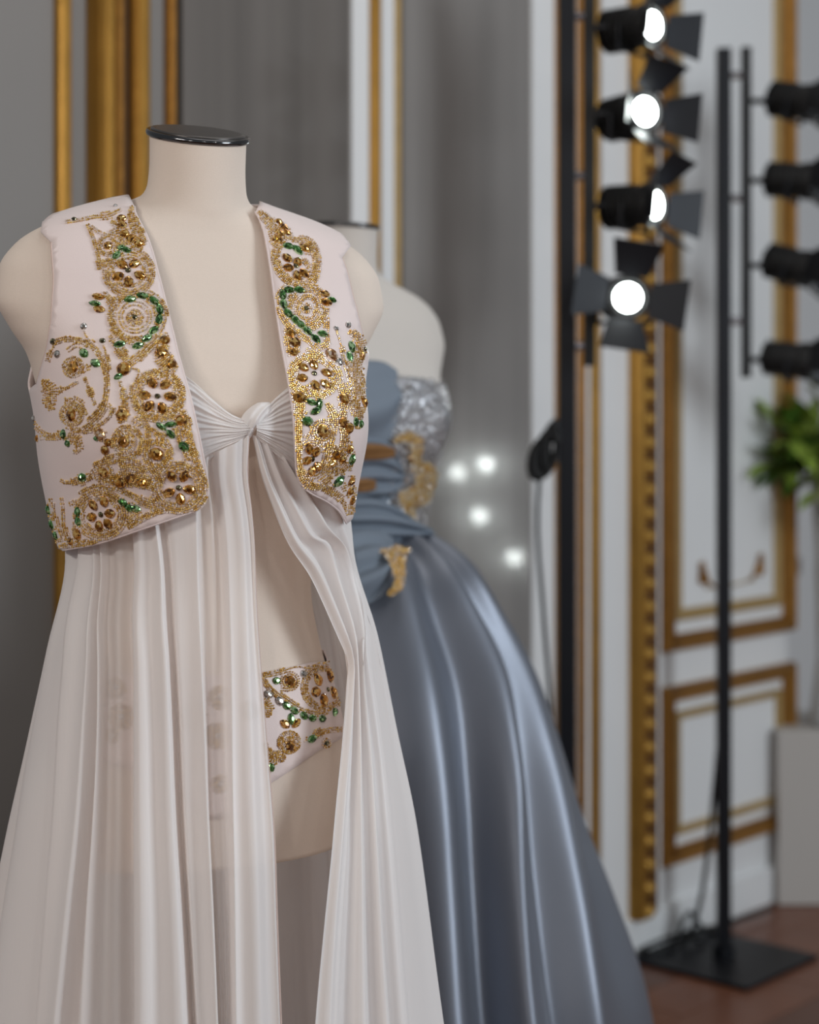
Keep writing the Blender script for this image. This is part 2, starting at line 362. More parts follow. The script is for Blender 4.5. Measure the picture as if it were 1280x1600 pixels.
def lift(S, pts, step=40):
    """pixels -> (phi, v); entries ('p', phi, v) pass through"""
    out = []
    for p in pts:
        if p[0] == 'p': out.append((p[1], p[2])); continue
        x = p[0]; h = None
        for k in range(step):
            h = S.cast(x, p[1])
            if h is not None: break
            x += 1.5 if x < S.cx else -1.5
        if h is None: raise RuntimeError('no hit %s' % (p,))
        out.append(h)
    return out
def cr(pts, n):
    """Catmull-Rom resample of a polyline, n points"""
    P = np.asarray(pts, float); d = np.r_[0, np.cumsum(np.linalg.norm(np.diff(P[:, :2], axis=0), axis=1)+1e-9)]
    t = np.linspace(0, d[-1], n); m = np.gradient(P, d, axis=0) if len(P) > 2 else np.repeat((P[1:]-P[:-1])/d[-1], 2, 0)
    i = np.clip(np.searchsorted(d, t, side='right')-1, 0, len(d)-2); h = (d[i+1]-d[i])[:, None]; u = ((t-d[i])/h[:, 0])[:, None]
    return (2*u**3-3*u**2+1)*P[i]+(u**3-2*u**2+u)*h*m[i]+(-2*u**3+3*u**2)*P[i+1]+(u**3-u**2)*h*m[i+1]

def make_body(ax, ay, theta, tiltk, k=1.0):
    #   z      a     bf    bb    c(front)  n    tilt
    R = [(.305, .0525, .0525, .0525, .004, 2.0, .30), (.275, .0520, .0525, .0525, .002, 2.0, .30), (.250, .0535, .0535, .054, .0, 2.0, .30),
         (.236, .0590, .0560, .057, -.002, 2.0, .30), (.227, .0760, .0580, .059, -.004, 2.0, .30), (.220, .100, .060, .060, -.005, 2.0, .30),
         (.210, .135, .063, .062, -.006, 2.05, .28), (.197, .170, .067, .066, -.006, 2.1, .24), (.180, .195, .073, .072, -.006, 2.15, .20),
         (.155, .212, .082, .080, -.006, 2.2, .15), (.125, .216, .091, .086, -.005, 2.25, .10), (.095, .202, .100, .091, -.003, 2.3, .06),
         (.065, .183, .109, .095, 0, 2.3, .03), (.035, .174, .118, .097, 0, 2.25, 0), (.0, .166, .123, .098, 0, 2.2, 0),
         (-.04, .160, .119, .096, 0, 2.15, 0), (-.09, .148, .106, .092, 0, 2.1, 0), (-.14, .134, .098, .088, 0, 2.05, 0),
         (-.19, .127, .096, .087, 0, 2.05, 0), (-.24, .134, .102, .096, 0, 2.1, 0), (-.30, .150, .112, .110, 0, 2.15, 0),
         (-.36, .163, .118, .121, 0, 2.2, 0), (-.42, .167, .118, .122, 0, 2.2, 0), (-.468, .164, .115, .117, 0, 2.2, 0)]
    R = np.array(R); m = np.r_[0, np.cumsum(np.hypot(np.diff(R[:, 0]), np.diff(R[:, 1]+R[:, 2])*.5))]
    nv, npp = 170, 193; vs = np.linspace(0, m[-1], nv); ph = np.linspace(-PI, PI, npp)
    q = [hermite(m, R[:, c], vs) for c in range(7)]
    z, a, bf, bb, c, n, tl = [x[:, None] for x in q]
    S_, C_ = np.sin(ph)[None], np.cos(ph)[None]
    X = a*np.sign(S_)*np.abs(S_)**(2/n); b = np.where(C_ > 0, bf, bb); Yf = b*np.sign(C_)*np.abs(C_)**(2/n)+c
    for sg in (-1, 1):
        g = .020*np.exp(-((ph[None]-sg*.62)/.36)**2-((z+.005)/.055)**2); X = X+g*np.sin(sg*.62); Yf = Yf+g*np.cos(.62)
    Z = z-tl*tiltk*Yf+0*X
    Fv = np.array([math.sin(theta), -math.cos(theta)]); Rt = np.array([math.cos(theta), math.sin(theta)])
    P = np.stack([ax+k*(X*Rt[0]+Yf*Fv[0]), ay+k*(X*Rt[1]+Yf*Fv[1]), H+k*Z], -1)
    s = Surf(P, ph, vs); s.cx = CX+ax/ay*F; s.zs = H+k*q[0]; s.k = k; return s
def make_cone(ax, ay, theta, T, z1):
    T = np.array(T)[::-1]  # z ascending
    nv, npp = 130, 241; z = np.linspace(0.0, -H+z1, nv) if T[-1, 0] >= 0 else np.linspace(T[-1, 0], -H+z1, nv); ph = np.linspace(-PI, PI, npp)
    g = [hermite(T[:, 0], T[:, c], z)[:, None] for c in (1, 2, 3, 4)]; a, bf, bb, cx = g
    S_, C_ = np.sin(ph)[None], np.cos(ph)[None]; X = a*S_+cx; Yf = np.where(C_ > 0, bf, bb)*C_
    Fv = np.array([math.sin(theta), -math.cos(theta)]); Rt = np.array([math.cos(theta), math.sin(theta)])
    P = np.stack([ax+X*Rt[0]+Yf*Fv[0], ay+X*Rt[1]+Yf*Fv[1], H+z[:, None]+0*X], -1)
    s = Surf(P, ph, -z); s.cx = CX+ax/ay*F; return s
def surf_mesh(name, S, m, parent, j0=None, cap_bottom=True):
    nv, w = S.nv, S.np_-1; V = S.P[:, :w].reshape(-1, 3); Fc = []
    for i in range(nv-1):
        for j in range(w): Fc.append((i*w+j, i*w+(j+1) % w, (i+1)*w+(j+1) % w, (i+1)*w+j))
    V = V.tolist()
    if cap_bottom:
        c = np.mean(S.P[-1, :w], 0); V.append(c.tolist()); n = len(V)-1
        for j in range(w): Fc.append(((nv-1)*w+j, (nv-1)*w+(j+1) % w, n))
    return mesh_obj(name, V, Fc, m, parent)
def grid_mesh(name, P, m, parent, density=None, thick=0.):
    nr, nc = P.shape[:2]; Fc = [(i*nc+j, i*nc+j+1, (i+1)*nc+j+1, (i+1)*nc+j) for i in range(nr-1) for j in range(nc-1)]
    o = mesh_obj(name, P.reshape(-1, 3), Fc, m, parent)
    if density is not None:
        a = o.data.attributes.new('cloth_cover', 'FLOAT', 'POINT'); a.data.foreach_set('value', np.clip(density, 0, 1).reshape(-1).astype(np.float32))
    if thick:
        md = o.modifiers.new('thickness', 'SOLIDIFY'); md.thickness = thick; md.offset = -1
    return o
def folds(S, guides, nrow, ncol, off=0., ripple=0., seed=0, mono=False, wob=0.):
    """guides: list of (points, depth, density); returns positions and density on a grid"""
    G = [cr(lift(S, g[0]), nrow) for g in guides]
    if mono:
        for k in range(1, len(G)): G[k][:, 0] = np.maximum(G[k][:, 0], G[k-1][:, 0]+.018)
    def prof(x): return np.full(nrow, x) if np.isscalar(x) else np.interp(np.linspace(0, 1, nrow), np.linspace(0, 1, len(x)), x)
    D = [prof(g[1]) for g in guides]; O = [prof(g[2]) for g in guides]
    cols = []; dep = []; den = []
    for k in range(len(G)-1):
        n = ncol if np.isscalar(ncol) else ncol[k]
        for t in np.arange(n)/n:
            e = .5-.5*math.cos(PI*t); cols.append(G[k]*(1-t)+G[k+1]*t); dep.append(D[k]*(1-e)+D[k+1]*e); den.append(O[k]*(1-e)+O[k+1]*e)
    cols.append(G[-1]); dep.append(D[-1]); den.append(O[-1])
    C = np.stack(cols, 1); dep = np.stack(dep, 1); den = np.stack(den, 1)
    if ripple:
        r = np.random.default_rng(seed); x = np.linspace(0, 1, C.shape[1])[None]; y = np.linspace(0, 1, nrow)[:, None]
        for _ in range(5): f = r.uniform(12, 46); dep = dep+ripple*np.sin(2*PI*(f*x+r.uniform(-.8, .8)*y)+r.uniform(0, 6))*r.uniform(.3, 1)
    if wob:
        r = np.random.default_rng(seed+9); x = C[..., 0]; y = C[..., 1]; fade = np.clip((y-.2)/.35, 0, 1)
        for _ in range(6): dep = dep+fade*wob*np.sin(r.uniform(2, 9)*x+r.uniform(3, 12)*y+r.uniform(0, 6))*r.uniform(.4, 1)
    P, N = S.at(C[..., 0], C[..., 1], dep+off); return P, den, C
def trimmed(name, S, outline, step, m, parent, thick, smooth_out=True, off=0.):
    """cut a piece out of surface S along an outline given in (phi, v)"""
    k = .16; ol = [(p*k, v) for p, v in outline]; n = len(ol)
    xs = [p[0] for p in ol]; ys = [p[1] for p in ol]
    pts = [Vector(p) for p in ol]; edges = [(i, (i+1) % n) for i in range(n)]
    A = np.array(ol); B = np.roll(A, -1, 0)
    X = np.arange(min(xs)+step/2, max(xs), step); Y = np.arange(min(ys)+step/2, max(ys), step)
    for x in X:
        for y in Y:
            c = ((A[:, 1] > y) != (B[:, 1] > y)) & (x < (B[:, 0]-A[:, 0])*(y-A[:, 1])/(B[:, 1]-A[:, 1]+1e-15)+A[:, 0])
            if c.sum() % 2 == 0: continue
            ab = B-A; t = np.clip(((x-A[:, 0])*ab[:, 0]+(y-A[:, 1])*ab[:, 1])/((ab**2).sum(1)+1e-15), 0, 1)
            if np.min(np.hypot(A[:, 0]+ab[:, 0]*t-x, A[:, 1]+ab[:, 1]*t-y)) < step*.45: continue
            pts.append(Vector((x, y)))
    vo, _, fo, *_r = delaunay_2d_cdt(pts, edges, [], 1, 1e-6)
    uv = np.array([(p[0], p[1]) for p in vo]); P, N = S.at(uv[:, 0]/k, uv[:, 1], np.full(len(uv), off))
    fo = [tuple(reversed(f)) for f in fo]
    o = mesh_obj(name, P, fo, m, parent)
    # orient outward
    me = o.data; nsum = sum(Vector(N[f[0]]).dot(me.polygons[i].normal) for i, f in enumerate(fo))
    if nsum < 0: me.flip_normals()
    if thick:
        md = o.modifiers.new('thickness', 'SOLIDIFY'); md.thickness = thick; md.offset = -1
    return o
def edge_tube(name, S, path, r, m, parent, off=0.):
    P, N = S.at(np.array([p[0] for p in path]), np.array([p[1] for p in path]), np.full(len(path), off))
    return MB().tube([Vector(p) for p in P], r, 7).obj(name, m, parent, smooth=True)

# ------------------------------------------------------------------ first dress form
AX1, AY1, TH1 = -0.2324, 1.89, math.radians(22)
body1 = make_body(AX1, AY1, TH1, 1.0)
def build_form(S, ax, ay, label, group, cloth='form_cloth'):
    r = root_of('dress_form', (ax, ay, 0), label, 'dress form', group)
    t = surf_mesh('torso', S, cloth, r)
    ring = S.P[0, :-1]; c = Vector(ring.mean(0)); n = Vector(np.cross(ring[48]-ring[0], ring[96]-ring[0])).normalized()
    if n.z < 0: n = -n
    rad = float(np.linalg.norm(ring-np.array(c), axis=1).mean())
    MB().lathe(c-n*.001, n, [(0, rad+.001), (.0005, rad+.0025), (.003, rad+.0035), (.0055, rad+.0028), (.0065, rad+.0008), (.0066, rad-.002)], 64).obj('cap_rim', 'chrome', r, smooth=True)
    MB().lathe(c+n*.0045, n, [(0, rad-.003), (.0022, rad-.002), (.003, rad-.008), (.0034, .001)], 64).obj('neck_cap', 'cap_dark', r, smooth=True)
    zb = float(S.P[-1, 0, 2])
    MB().lathe((ax, ay, 0), (0, 0, 1), [(0, .17), (.012, .17), (.02, .15), (.024, .02)], 40).obj('base', 'black_metal', r, smooth=False)
    MB().lathe((ax, ay, .02), (0, 0, 1), [(0, .016), (zb-.01, .016)], 20).obj('pole', 'steel', r, smooth=True)
    return r
form1 = build_form(body1, AX1, AY1, 'cream linen dress form wearing the embroidered vest and pale chiffon gown', None)

# --- vest surface: the body, a little further out
def vest_off(PH, V, Z):
    sm = lambda t: t*t*(3-2*t)
    t = sm(np.clip((.05-Z)/.19, 0, 1)); fr = np.clip(np.cos(PH), 0, 1)**1.3
    return .0085+.007*fr*np.clip((.2-Z)/.06, 0, 1)*(1-t)+t*(.012+.004*np.sin(PH)+.036*fr)+.018*fr*np.exp(-((Z+.005)/.06)**2)*(1-t*.5)
vest_s = body1.offset(vest_off); vest_s.cx = body1.cx; vest_s.zs = body1.zs
def v_at_z(S, z): return float(np.interp(-z, -(S.zs-H), S.v))
vest = root_of('embroidered_vest', (AX1, AY1, 0), 'pale pink sleeveless vest with gold scroll beadwork worn by the cream dress form', 'vest')
SEAM = math.radians(96)
vsh = lambda z: v_at_z(body1, z)
def poly(*parts):
    out = []
    for p in parts: out += [tuple(q) for q in p]
    res = []
    for q in out:
        if not res or abs(q[0]-res[-1][0])*.16+abs(q[1]-res[-1][1]) > .0015: res.append(q)
    if abs(res[0][0]-res[-1][0])*.16+abs(res[0][1]-res[-1][1]) < .0015: res.pop()
    return res
Lp = lambda pts, n: np.array(lift(vest_s, [tuple(q) for q in cr(pts, n)]))
vn = vsh(.229); varm = vsh(.028)
# wearer's right front (left in the picture)
openL = Lp([(210, 322), (221, 344), (231, 366), (240, 396), (248, 428), (260, 474), (269, 512), (278, 550), (287, 582), (296, 613), (305, 652), (314, 694), (322, 737), (326, 765), (324, 782), (316, 794), (300, 801)], 60)
hemL = Lp([(300, 800), (262, 813), (215, 829), (150, 850), (108, 858), (97, 860)], 30)
armL = Lp([(56, 600), (62, 578), (73, 540), (80, 500), (83, 460), (84, 425), (82, 395), (80, 378)], 36)
def soft(A, n=6):
    A = np.array(A)
    for _ in range(n): A[1:-1] = A[1:-1]*.5+(A[:-2]+A[2:])*.25
    return A
armL = soft(armL); openL = soft(openL, 3)
vhL = float(hemL[-1][1]); vtip = float(armL[-1][1])-.034
oL = poly([(-SEAM*.98, vn)], openL, hemL, [(-SEAM, vhL+.002)], [(-SEAM, vhL+(varm-vhL)*t) for t in np.linspace(.05, 1, 24)],
          cr([(-SEAM, varm), tuple(armL[0])], 5)[1:-1], armL, cr([tuple(armL[-1]), (-SEAM, vtip)], 4)[1:], [(-SEAM, vtip+(vn-vtip)*t) for t in np.linspace(.1, .95, 14)])
fpL = trimmed('front_panel', vest_s, oL, .006, 'vest_satin', vest, .0025)
fpL['label'] = 'wide front panel with rounded lower corner'
# wearer's left front
openR = Lp([(400, 330), (408, 350), (418, 390), (426, 440), (433, 490), (441, 540), (450, 590), (457, 635), (461, 680), (463, 720), (465, 745), (474, 762)], 60)
hemR = Lp([(474, 762), (490, 773), (510, 783), (532, 800), (543, 818)], 24)
armR = Lp([(569, 528), (562, 500), (552, 462), (543, 425), (535, 402)], 30)
armR = soft(armR); openR = soft(openR, 3)
vhR = float(hemR[-1][1]); vtipR = float(armR[-1][1])-.044
phR = float(hemR[-1][0])
oR = poly([(SEAM*.98, vn)], openR, hemR, [(phR+(SEAM-phR)*t, vhR-.01*t) for t in np.linspace(.1, 1, 12)], [(SEAM, vhR-.01+(varm-vhR+.01)*t) for t in np.linspace(.05, 1, 24)],
          cr([(SEAM, varm), tuple(armR[0])], 5)[1:-1], armR, cr([tuple(armR[-1]), (SEAM, vtipR)], 4)[1:], [(SEAM, vtipR+(vn-vtipR)*t) for t in np.linspace(.1, .95, 14)])
fpR = trimmed('front_panel', vest_s, oR, .006, 'vest_satin', vest, .0025)
fpR['label'] = 'narrow turned front panel with pointed lower corner'
# back
q = math.radians(62)
def backside(sg, vh):
    return [(sg*(PI-0.0)+0, 0)]
bk = []
hemz = vhL
ang = lambda d: math.radians(d)
bk += [(ang(-96), vhL+.002-0*t) for t in [0]]
bk += [(ang(a), vhL-.004) for a in np.linspace(-104, -256, 60)]
bk += [(ang(-264), vhR-.01)]
bk += [(ang(-264), vhR-.01+(varm-vhR+.01)*t) for t in np.linspace(.06, 1, 22)]
bk += [tuple(x) for x in cr([(ang(-264), varm), (ang(-240), vsh(.07)), (ang(-228), vsh(.12)), (ang(-231), vsh(.16)), (ang(-246), vtipR+.012), (ang(-264), vtipR)], 24)[1:]]
bk += [(ang(-264), vtipR+(vn-vtipR)*t) for t in np.linspace(.1, 1, 12)]
bk += [(ang(a), vn+.004+.022*math.sin(PI*(a+105)/-150)**.5) for a in np.linspace(-255, -105, 30)]
bk += [(ang(-96), vn+(vtip-vn)*t) for t in np.linspace(0, 1, 12)]
bk += [tuple(x) for x in cr([(ang(-96), vtip), (ang(-114), vtip+.012), (ang(-129), vsh(.16)), (ang(-132), vsh(.12)), (ang(-120), vsh(.07)), (ang(-96), varm)], 24)[1:]]
bk += [(ang(-96), varm+(vhL-varm)*t) for t in np.linspace(.06, .97, 22)]
trimmed('back_panel', vest_s, poly(bk), .009, 'vest_satin', vest, .0025)
edge_tube('piping', vest_s, openL, .0013, 'vest_satin', vest, -.001); edge_tube('piping', vest_s, hemL, .0012, 'vest_satin', vest, -.001); edge_tube('piping', vest_s, armL, .0012, 'vest_lining', vest, -.001)
edge_tube('piping', vest_s, openR, .0013, 'vest_satin', vest, -.001); edge_tube('piping', vest_s, hemR, .0012, 'vest_satin', vest, -.001); edge_tube('piping', vest_s, armR, .0012, 'vest_lining', vest, -.001)

# ------------------------------------------------------------------ bead and stone embroidery
CROPS = {'A': (0, 160, 3.2), 'B': (0, 480, 3.2), 'C': (280, 300, 3.2), 'K': (360, 960, 1/.2656), 'D': (540, 560, 758/180.)}
def fx(c, x, y): ox, oy, s = CROPS[c]; return ox+x/s, oy+y/s
ICO = None
def ico():
    global ICO
    if ICO is None:
        bm = bmesh.new(); bmesh.ops.create_icosphere(bm, subdivisions=1, radius=1)
        ICO = (np.array([v.co[:] for v in bm.verts]), np.array([[v.index for v in f.verts] for f in bm.faces])); bm.free()
    return ICO
class Embroidery:
    def __init__(s, S, crop, pitch=2.8): s.S = S; s.c = crop; s.grid = {}; s.pts = []; s.cols = []; s.st = []; s.pitch = pitch; s.keep = []; s.ol = None
    def clip(s, outline): A = np.array([(p*.16, v) for p, v in outline]); s.ol = (A, np.roll(A, -1, 0)); return s
    def inside(s, h):
        if s.ol is None: return True
        A, B = s.ol; x, y = h[0]*.16, h[1]; c = ((A[:, 1] > y) != (B[:, 1] > y)) & (x < (B[:, 0]-A[:, 0])*(y-A[:, 1])/(B[:, 1]-A[:, 1]+1e-15)+A[:, 0]); return c.sum() % 2 == 1
    def crop(s, c): s.c = c; return s
    def stone(s, kind, x, y, L=44, W=None, a=None):
        if W is None: W = L*(.6 if kind in 'gn' else .9)
        L *= 1.12; W *= 1.12; px, py = fx(s.c, x, y); sc = CROPS[s.c][2]
        s.st.append((kind, px, py, L/sc, W/sc, random.uniform(0, 180) if a is None else a)); s.keep.append((px, py, .40*max(L, W)/sc))
    def flower(s, cx, cy, petals, L=52, kind='n', centre='k'):
        for x, y in petals: s.stone(kind, x, y, L, L*.78, math.degrees(math.atan2(y-cy, x-cx)))
        if centre: s.stone(centre, cx, cy, 26, 26)
    def _put(s, px, py, edge):
        p = s.pitch*.78; k = (int(px//p), int(py//p))
        for i in (-1, 0, 1):
            for j in (-1, 0, 1):
                for (qx, qy) in s.grid.get((k[0]+i, k[1]+j), ()):
                    if (qx-px)**2+(qy-py)**2 < p*p: return
        for kx, ky, r in s.keep:
            if (kx-px)**2+(ky-py)**2 < r*r: return
        h = s.S.cast(px, py)
        if h is None or not s.inside(h): return
        s.grid.setdefault(k, []).append((px, py)); s.pts.append((h[0], h[1], edge))
    def stroke(s, pts, closed=False, scale=.84):
        sc = CROPS[s.c][2]; P = [(*fx(s.c, p[0], p[1]), p[2]/sc*scale) for p in pts]
        if closed: P = P+[P[0]]
        A = np.array(P); ln = np.linalg.norm(np.diff(A[:, :2], axis=0), axis=1).sum(); n = max(3, int(ln/s.pitch))
        Q = cr(A, n); T = np.gradient(Q[:, :2], axis=0); T /= np.linalg.norm(T, axis=1, keepdims=True)+1e-9; Nn = np.stack([-T[:, 1], T[:, 0]], 1)
        mw = Q[:, 2].max(); rows = max(1, int(mw/s.pitch))
        order = sorted(range(rows+1), key=lambda r: -abs(r/rows-.5)) if rows > 1 else [0, 1]
        for r in order:
            u = r/rows-.5
            for i in range(n):
                w = Q[i, 2]
                if abs(u)*mw > w/2+.3: 
                    continue
                j = rng.normal(0, .22, 2)
                s._put(Q[i, 0]+Nn[i, 0]*u*mw+j[0], Q[i, 1]+Nn[i, 1]*u*mw+j[1], abs(abs(u)*mw-w/2) < s.pitch*.8)
    def ring(s, cx, cy, rx, ry, w, a0=0, a1=360, rot=0):
        pts = []
        for a in np.linspace(a0, a1, 25):
            x, y = rx*math.cos(math.radians(a)), ry*math.sin(math.radians(a)); c, sn = math.cos(math.radians(rot)), math.sin(math.radians(rot))
            pts.append((cx+x*c-y*sn, cy+x*sn+y*c, w))
        s.stroke(pts)
    def disc(s, cx, cy, r):
        k = r
        while k > 0:
            s.ring(cx, cy, max(k-6, 1), max(k-6, 1), 8); k -= 9
    def build(s, parent, name='beadwork', rad=.00112, palette=None, stones=True):
        a = np.array([(p[0], p[1]) for p in s.pts]); e = np.array([p[2] for p in s.pts]); n = len(a)
        r = rad*rng.uniform(.85, 1.2, n); P, N = s.S.at(a[:, 0], a[:, 1], r*.7)
        iv, it = ico(); V = (P[:, None]+iv[None]*r[:, None, None]).reshape(-1, 3); Tn = (it[None]+(np.arange(n)*len(iv))[:, None, None]).reshape(-1, 3)
        base = wloc(parent); me = bpy.data.meshes.new(name); me.from_pydata((V-np.array(base)).tolist(), [], Tn.tolist()); me.update()
        pal = np.array(palette or [srgb(220, 180, 98), srgb(194, 148, 66), srgb(240, 210, 140), srgb(226, 196, 158), srgb(246, 232, 220)])
        pr = np.where(e[:, None], np.array([[.15, .10, .20, .27, .28]]), np.array([[.32, .22, .24, .13, .09]]))
        ch = np.array([rng.choice(5, p=pr[i]/pr[i].sum()) for i in range(n)]); C = pal[ch]; C[:, :3] *= rng.uniform(.8, 1.12, n)[:, None]
        at_ = me.attributes.new('bead_color', 'FLOAT_COLOR', 'POINT'); at_.data.foreach_set('color', np.clip(np.repeat(C, len(iv), 0), 0, 1).astype(np.float32).reshape(-1))
        me.materials.append(MATS['bead']); o = bpy.data.objects.new(name, me); COL.objects.link(o); o.parent = parent; o['kind'] = 'stuff'; o['label'] = 'gold seed bead scrollwork'
        if stones:
            for st in s.st: s._stone(parent, *st)
        return o
    def _stone(s, parent, kind, px, py, L, W, ang_):
        h = s.S.cast(px, py)
        if h is None or not s.inside(h): return
        P, N = s.S.at(np.array([h[0]]), np.array([h[1]]), np.array([.0006])); p = Vector(P[0]); n = Vector(N[0])
        c, sn = math.cos(math.radians(ang_)), math.sin(math.radians(ang_))
        t = Vector((c, 0, -sn)); t = (t-n*t.dot(n)).normalized(); b = n.cross(t)
        m = 1/F*p.y  # metres per pixel at this depth
        nm, matn, shp = {'a': ('amber_stone', 'amber', 'round'), 'p': ('amber_stone', 'amber_pale', 'round'), 'n': ('amber_stone', 'amber', 'oval'), 'g': ('green_stone', 'emerald', 'oval'), 's': ('crystal_stone', 'crystal', 'round'), 'k': ('smoky_stone', 'smoky', 'round')}[kind]
        o = bpy.data.objects.new(nm, gem(shp, matn)); COL.objects.link(o); o.parent = parent
        hh = .36*(L+W)/2*m
        M = Matrix((t, b, n)).transposed().to_4x4() @ Matrix.Diagonal((L/2*m, W/2*m, hh, 1)); M.translation = p-wloc(parent)
        o.matrix_local = M
GEMS = {}
def gem(shape, m):
    k = (shape, m)
    if k in GEMS: return GEMS[k]
    V = []; Fc = []; n = 10
    for r, z in ((1., -.15), (1.0, .25), (.78, .62), (.42, 1.0)):
        for i in range(n):
            a = 2*PI*(i+(.5 if z == .62 else 0))/n; x, y = math.cos(a), math.sin(a)
            if shape == 'oval': y *= abs(math.sin(a))**.35 if abs(math.sin(a)) > 1e-6 else 0
            V.append((x*r, y*r, z))
    for j in range(3):
        for i in range(n):
            a, b, c, d = j*n+i, j*n+(i+1) % n, (j+1)*n+(i+1) % n, (j+1)*n+i; Fc += [(a, b, d), (b, c, d)]
    Fc.append(tuple(3*n+i for i in range(n)))
    me = bpy.data.meshes.new('stone_'+shape+'_'+m); me.from_pydata(V, [], Fc); me.update(); me.materials.append(MATS[m]); GEMS[k] = me; return me

E = Embroidery(vest_s, 'A').clip(oL)
# stones first (beads keep clear of them)
for x, y in ((608, 582), (612, 615), (622, 658), (652, 680), (695, 705), (540, 718)): E.stone('a', x, y, 46)
E.stone('g', 582, 765, 50, 34, -60); E.stone('g', 630, 738, 52, 30, 20); E.stone('g', 605, 728, 40, 28, -40)
E.flower(640, 840, [(610, 812), (672, 808), (700, 866), (642, 898), (590, 872)], 58)
E.stone('n', 490, 972, 56, 34, 10); E.stone('g', 474, 1006, 54, 28, 5); E.stone('n', 496, 1035, 54, 36, 10)
for x, y, a in ((650, 985, -15), (712, 967, 0), (770, 992, 45), (798, 1035, 80), (795, 1085, 100), (768, 1140, 130), (735, 1180, 135), (690, 1218, 150), (598, 1210, -20)): E.stone('g', x, y, 56, 34, a)
E.stone('k', 672, 1075, 28)
for x, y, L in ((825, 1190, 50), (806, 1254, 62), (858, 1310, 54), (618, 1335, 72), (613, 1560, 62), (905, 1590, 56)): E.stone('a', x, y, L)
E.stone('g', 592, 1372, 46, 30, -40)
E.flower(787, 1470, [(762, 1405), (826, 1412), (850, 1472), (812, 1530), (745, 1520), (722, 1466)], 60)
for k_, x, y, L in (('s', 418, 1120, 32), ('k', 512, 1192, 28), ('k', 265, 1195, 30), ('s', 287, 1258, 36), ('s', 578, 518, 20), ('k', 370, 586, 26)): E.stone(k_, x, y, L)
E.stone('g', 420, 1255, 56, 40, 45); E.stone('g', 478, 1305, 58, 40, 40); E.stone('a', 367, 1325, 62); E.stone('a', 360, 1562, 62)
E.crop('B')
for x, y, L in ((188, 656, 32), (540, 675, 40), (525, 714, 46), (618, 672, 56), (518, 826, 54), (600, 878, 56), (655, 857, 56), (712, 878, 50), (782, 733, 66), (388, 1134, 54), (355, 1170, 42)): E.stone('a', x, y, L)
E.stone('s', 172, 556, 30); E.stone('p', 502, 636, 54); E.stone('g', 482, 656, 30, 24, 0); E.stone('g', 320, 635, 46, 36); E.stone('g', 340, 680, 36, 34)
E.stone('g', 413, 850, 52, 42, -30); E.stone('g', 918, 697, 56, 42, 40); E.stone('g', 805, 597, 54, 28, 30); E.stone('g', 852, 586, 56, 28, -5); E.stone('g', 852, 634, 52, 30, 45)
E.flower(893, 902, [(858, 845), (920, 845), (947, 910), (902, 958), (846, 926)], 58)
E.flower(505, 1036, [(522, 970), (468, 988), (550, 1030), (542, 1082), (497, 1094), (460, 1048)], 56)
for x, y, a in ((615, 975, 20), (648, 1003, 20), (680, 1006, 10), (390, 1022, 90), (392, 1070, 80), (246, 1012, 80), (262, 1085, 70), (283, 1140, 65)): E.stone('g', x, y, 46, 34, a)
E.crop('A')
E.stroke([(655, 512, 6), (664, 560, 60), (672, 610, 70), (690, 660, 80), (715, 715, 50)]); E.stroke([(560, 600, 30), (600, 620, 70), (610, 660, 80), (650, 700, 70), (710, 730, 45)])
E.stroke([(440, 615, 14), (466, 680, 30), (488, 760, 36), (508, 830, 40)]); E.stroke([(450, 620, 16), (505, 655, 28), (560, 670, 40)])
E.ring(540, 718, 42, 42, 22); E.stroke([(560, 640, 40), (590, 700, 50), (640, 750, 30)])
E.ring(644, 850, 112, 105, 42); E.ring(644, 850, 78, 70, 9)
E.stroke([(330, 600, 20), (400, 590, 24), (470, 575, 34), (540, 568, 40), (605, 540, 26)]); 
E.stroke([(520, 950, 22), (550, 985, 50), (570, 1030, 40), (550, 1060, 20)])
E.ring(675, 1075, 118, 118, 44); E.ring(675, 1075, 72, 70, 20); E.disc(675, 1078, 44)
E.stroke([(560, 1000, 30), (600, 965, 40), (660, 955, 40), (730, 955, 40), (790, 990, 40), (822, 1050, 40), (818, 1110, 36), (780, 1170, 40), (730, 1215, 40), (690, 1260, 36), (650, 1290, 30)])
E.stroke([(552, 1170, 26), (590, 1225, 60), (625, 1275, 60), (650, 1310, 40)]); E.stroke([(650, 1320, 26), (700, 1280, 34), (745, 1230, 34), (790, 1190, 30)])
E.stroke([(830, 1155, 20), (815, 1200, 70), (805, 1255, 92), (845, 1310, 90), (880, 1335, 50)]); E.stroke([(655, 1330, 20), (690, 1340, 20), (665, 1420, 24), (655, 1480, 26)])
E.ring(790, 1466, 118, 112, 44); E.ring(790, 1466, 88, 84, 8)
E.stroke([(598, 1392, 16), (612, 1440, 34), (622, 1500, 44), (614, 1560, 78), (600, 1600, 30)])
E.stroke([(262, 1205, 26), (320, 1185, 30), (395, 1190, 34), (455, 1215, 38), (505, 1280, 42), (532, 1370, 46), (530, 1470, 46), (500, 1550, 50), (450, 1600, 50)])
E.stroke([(416, 1125, 10), (428, 1165, 16), (465, 1205, 24)]); E.stroke([(512, 1195, 10), (528, 1250, 20), (540, 1310, 24), (545, 1400, 14)]); E.stroke([(240, 1290, 26), (262, 1235, 24), (275, 1215, 20)])
E.disc(367, 1325, 54); E.stroke([(395, 1350, 30), (430, 1330, 30), (470, 1310, 24)]); E.stroke([(340, 1240, 20), (380, 1215, 20), (430, 1230, 20)])
E.stroke([(215, 1390, 30), (250, 1430, 95), (250, 1490, 85), (262, 1535, 40)]); E.stroke([(280, 1440, 34), (330, 1430, 30), (390, 1400, 24)])
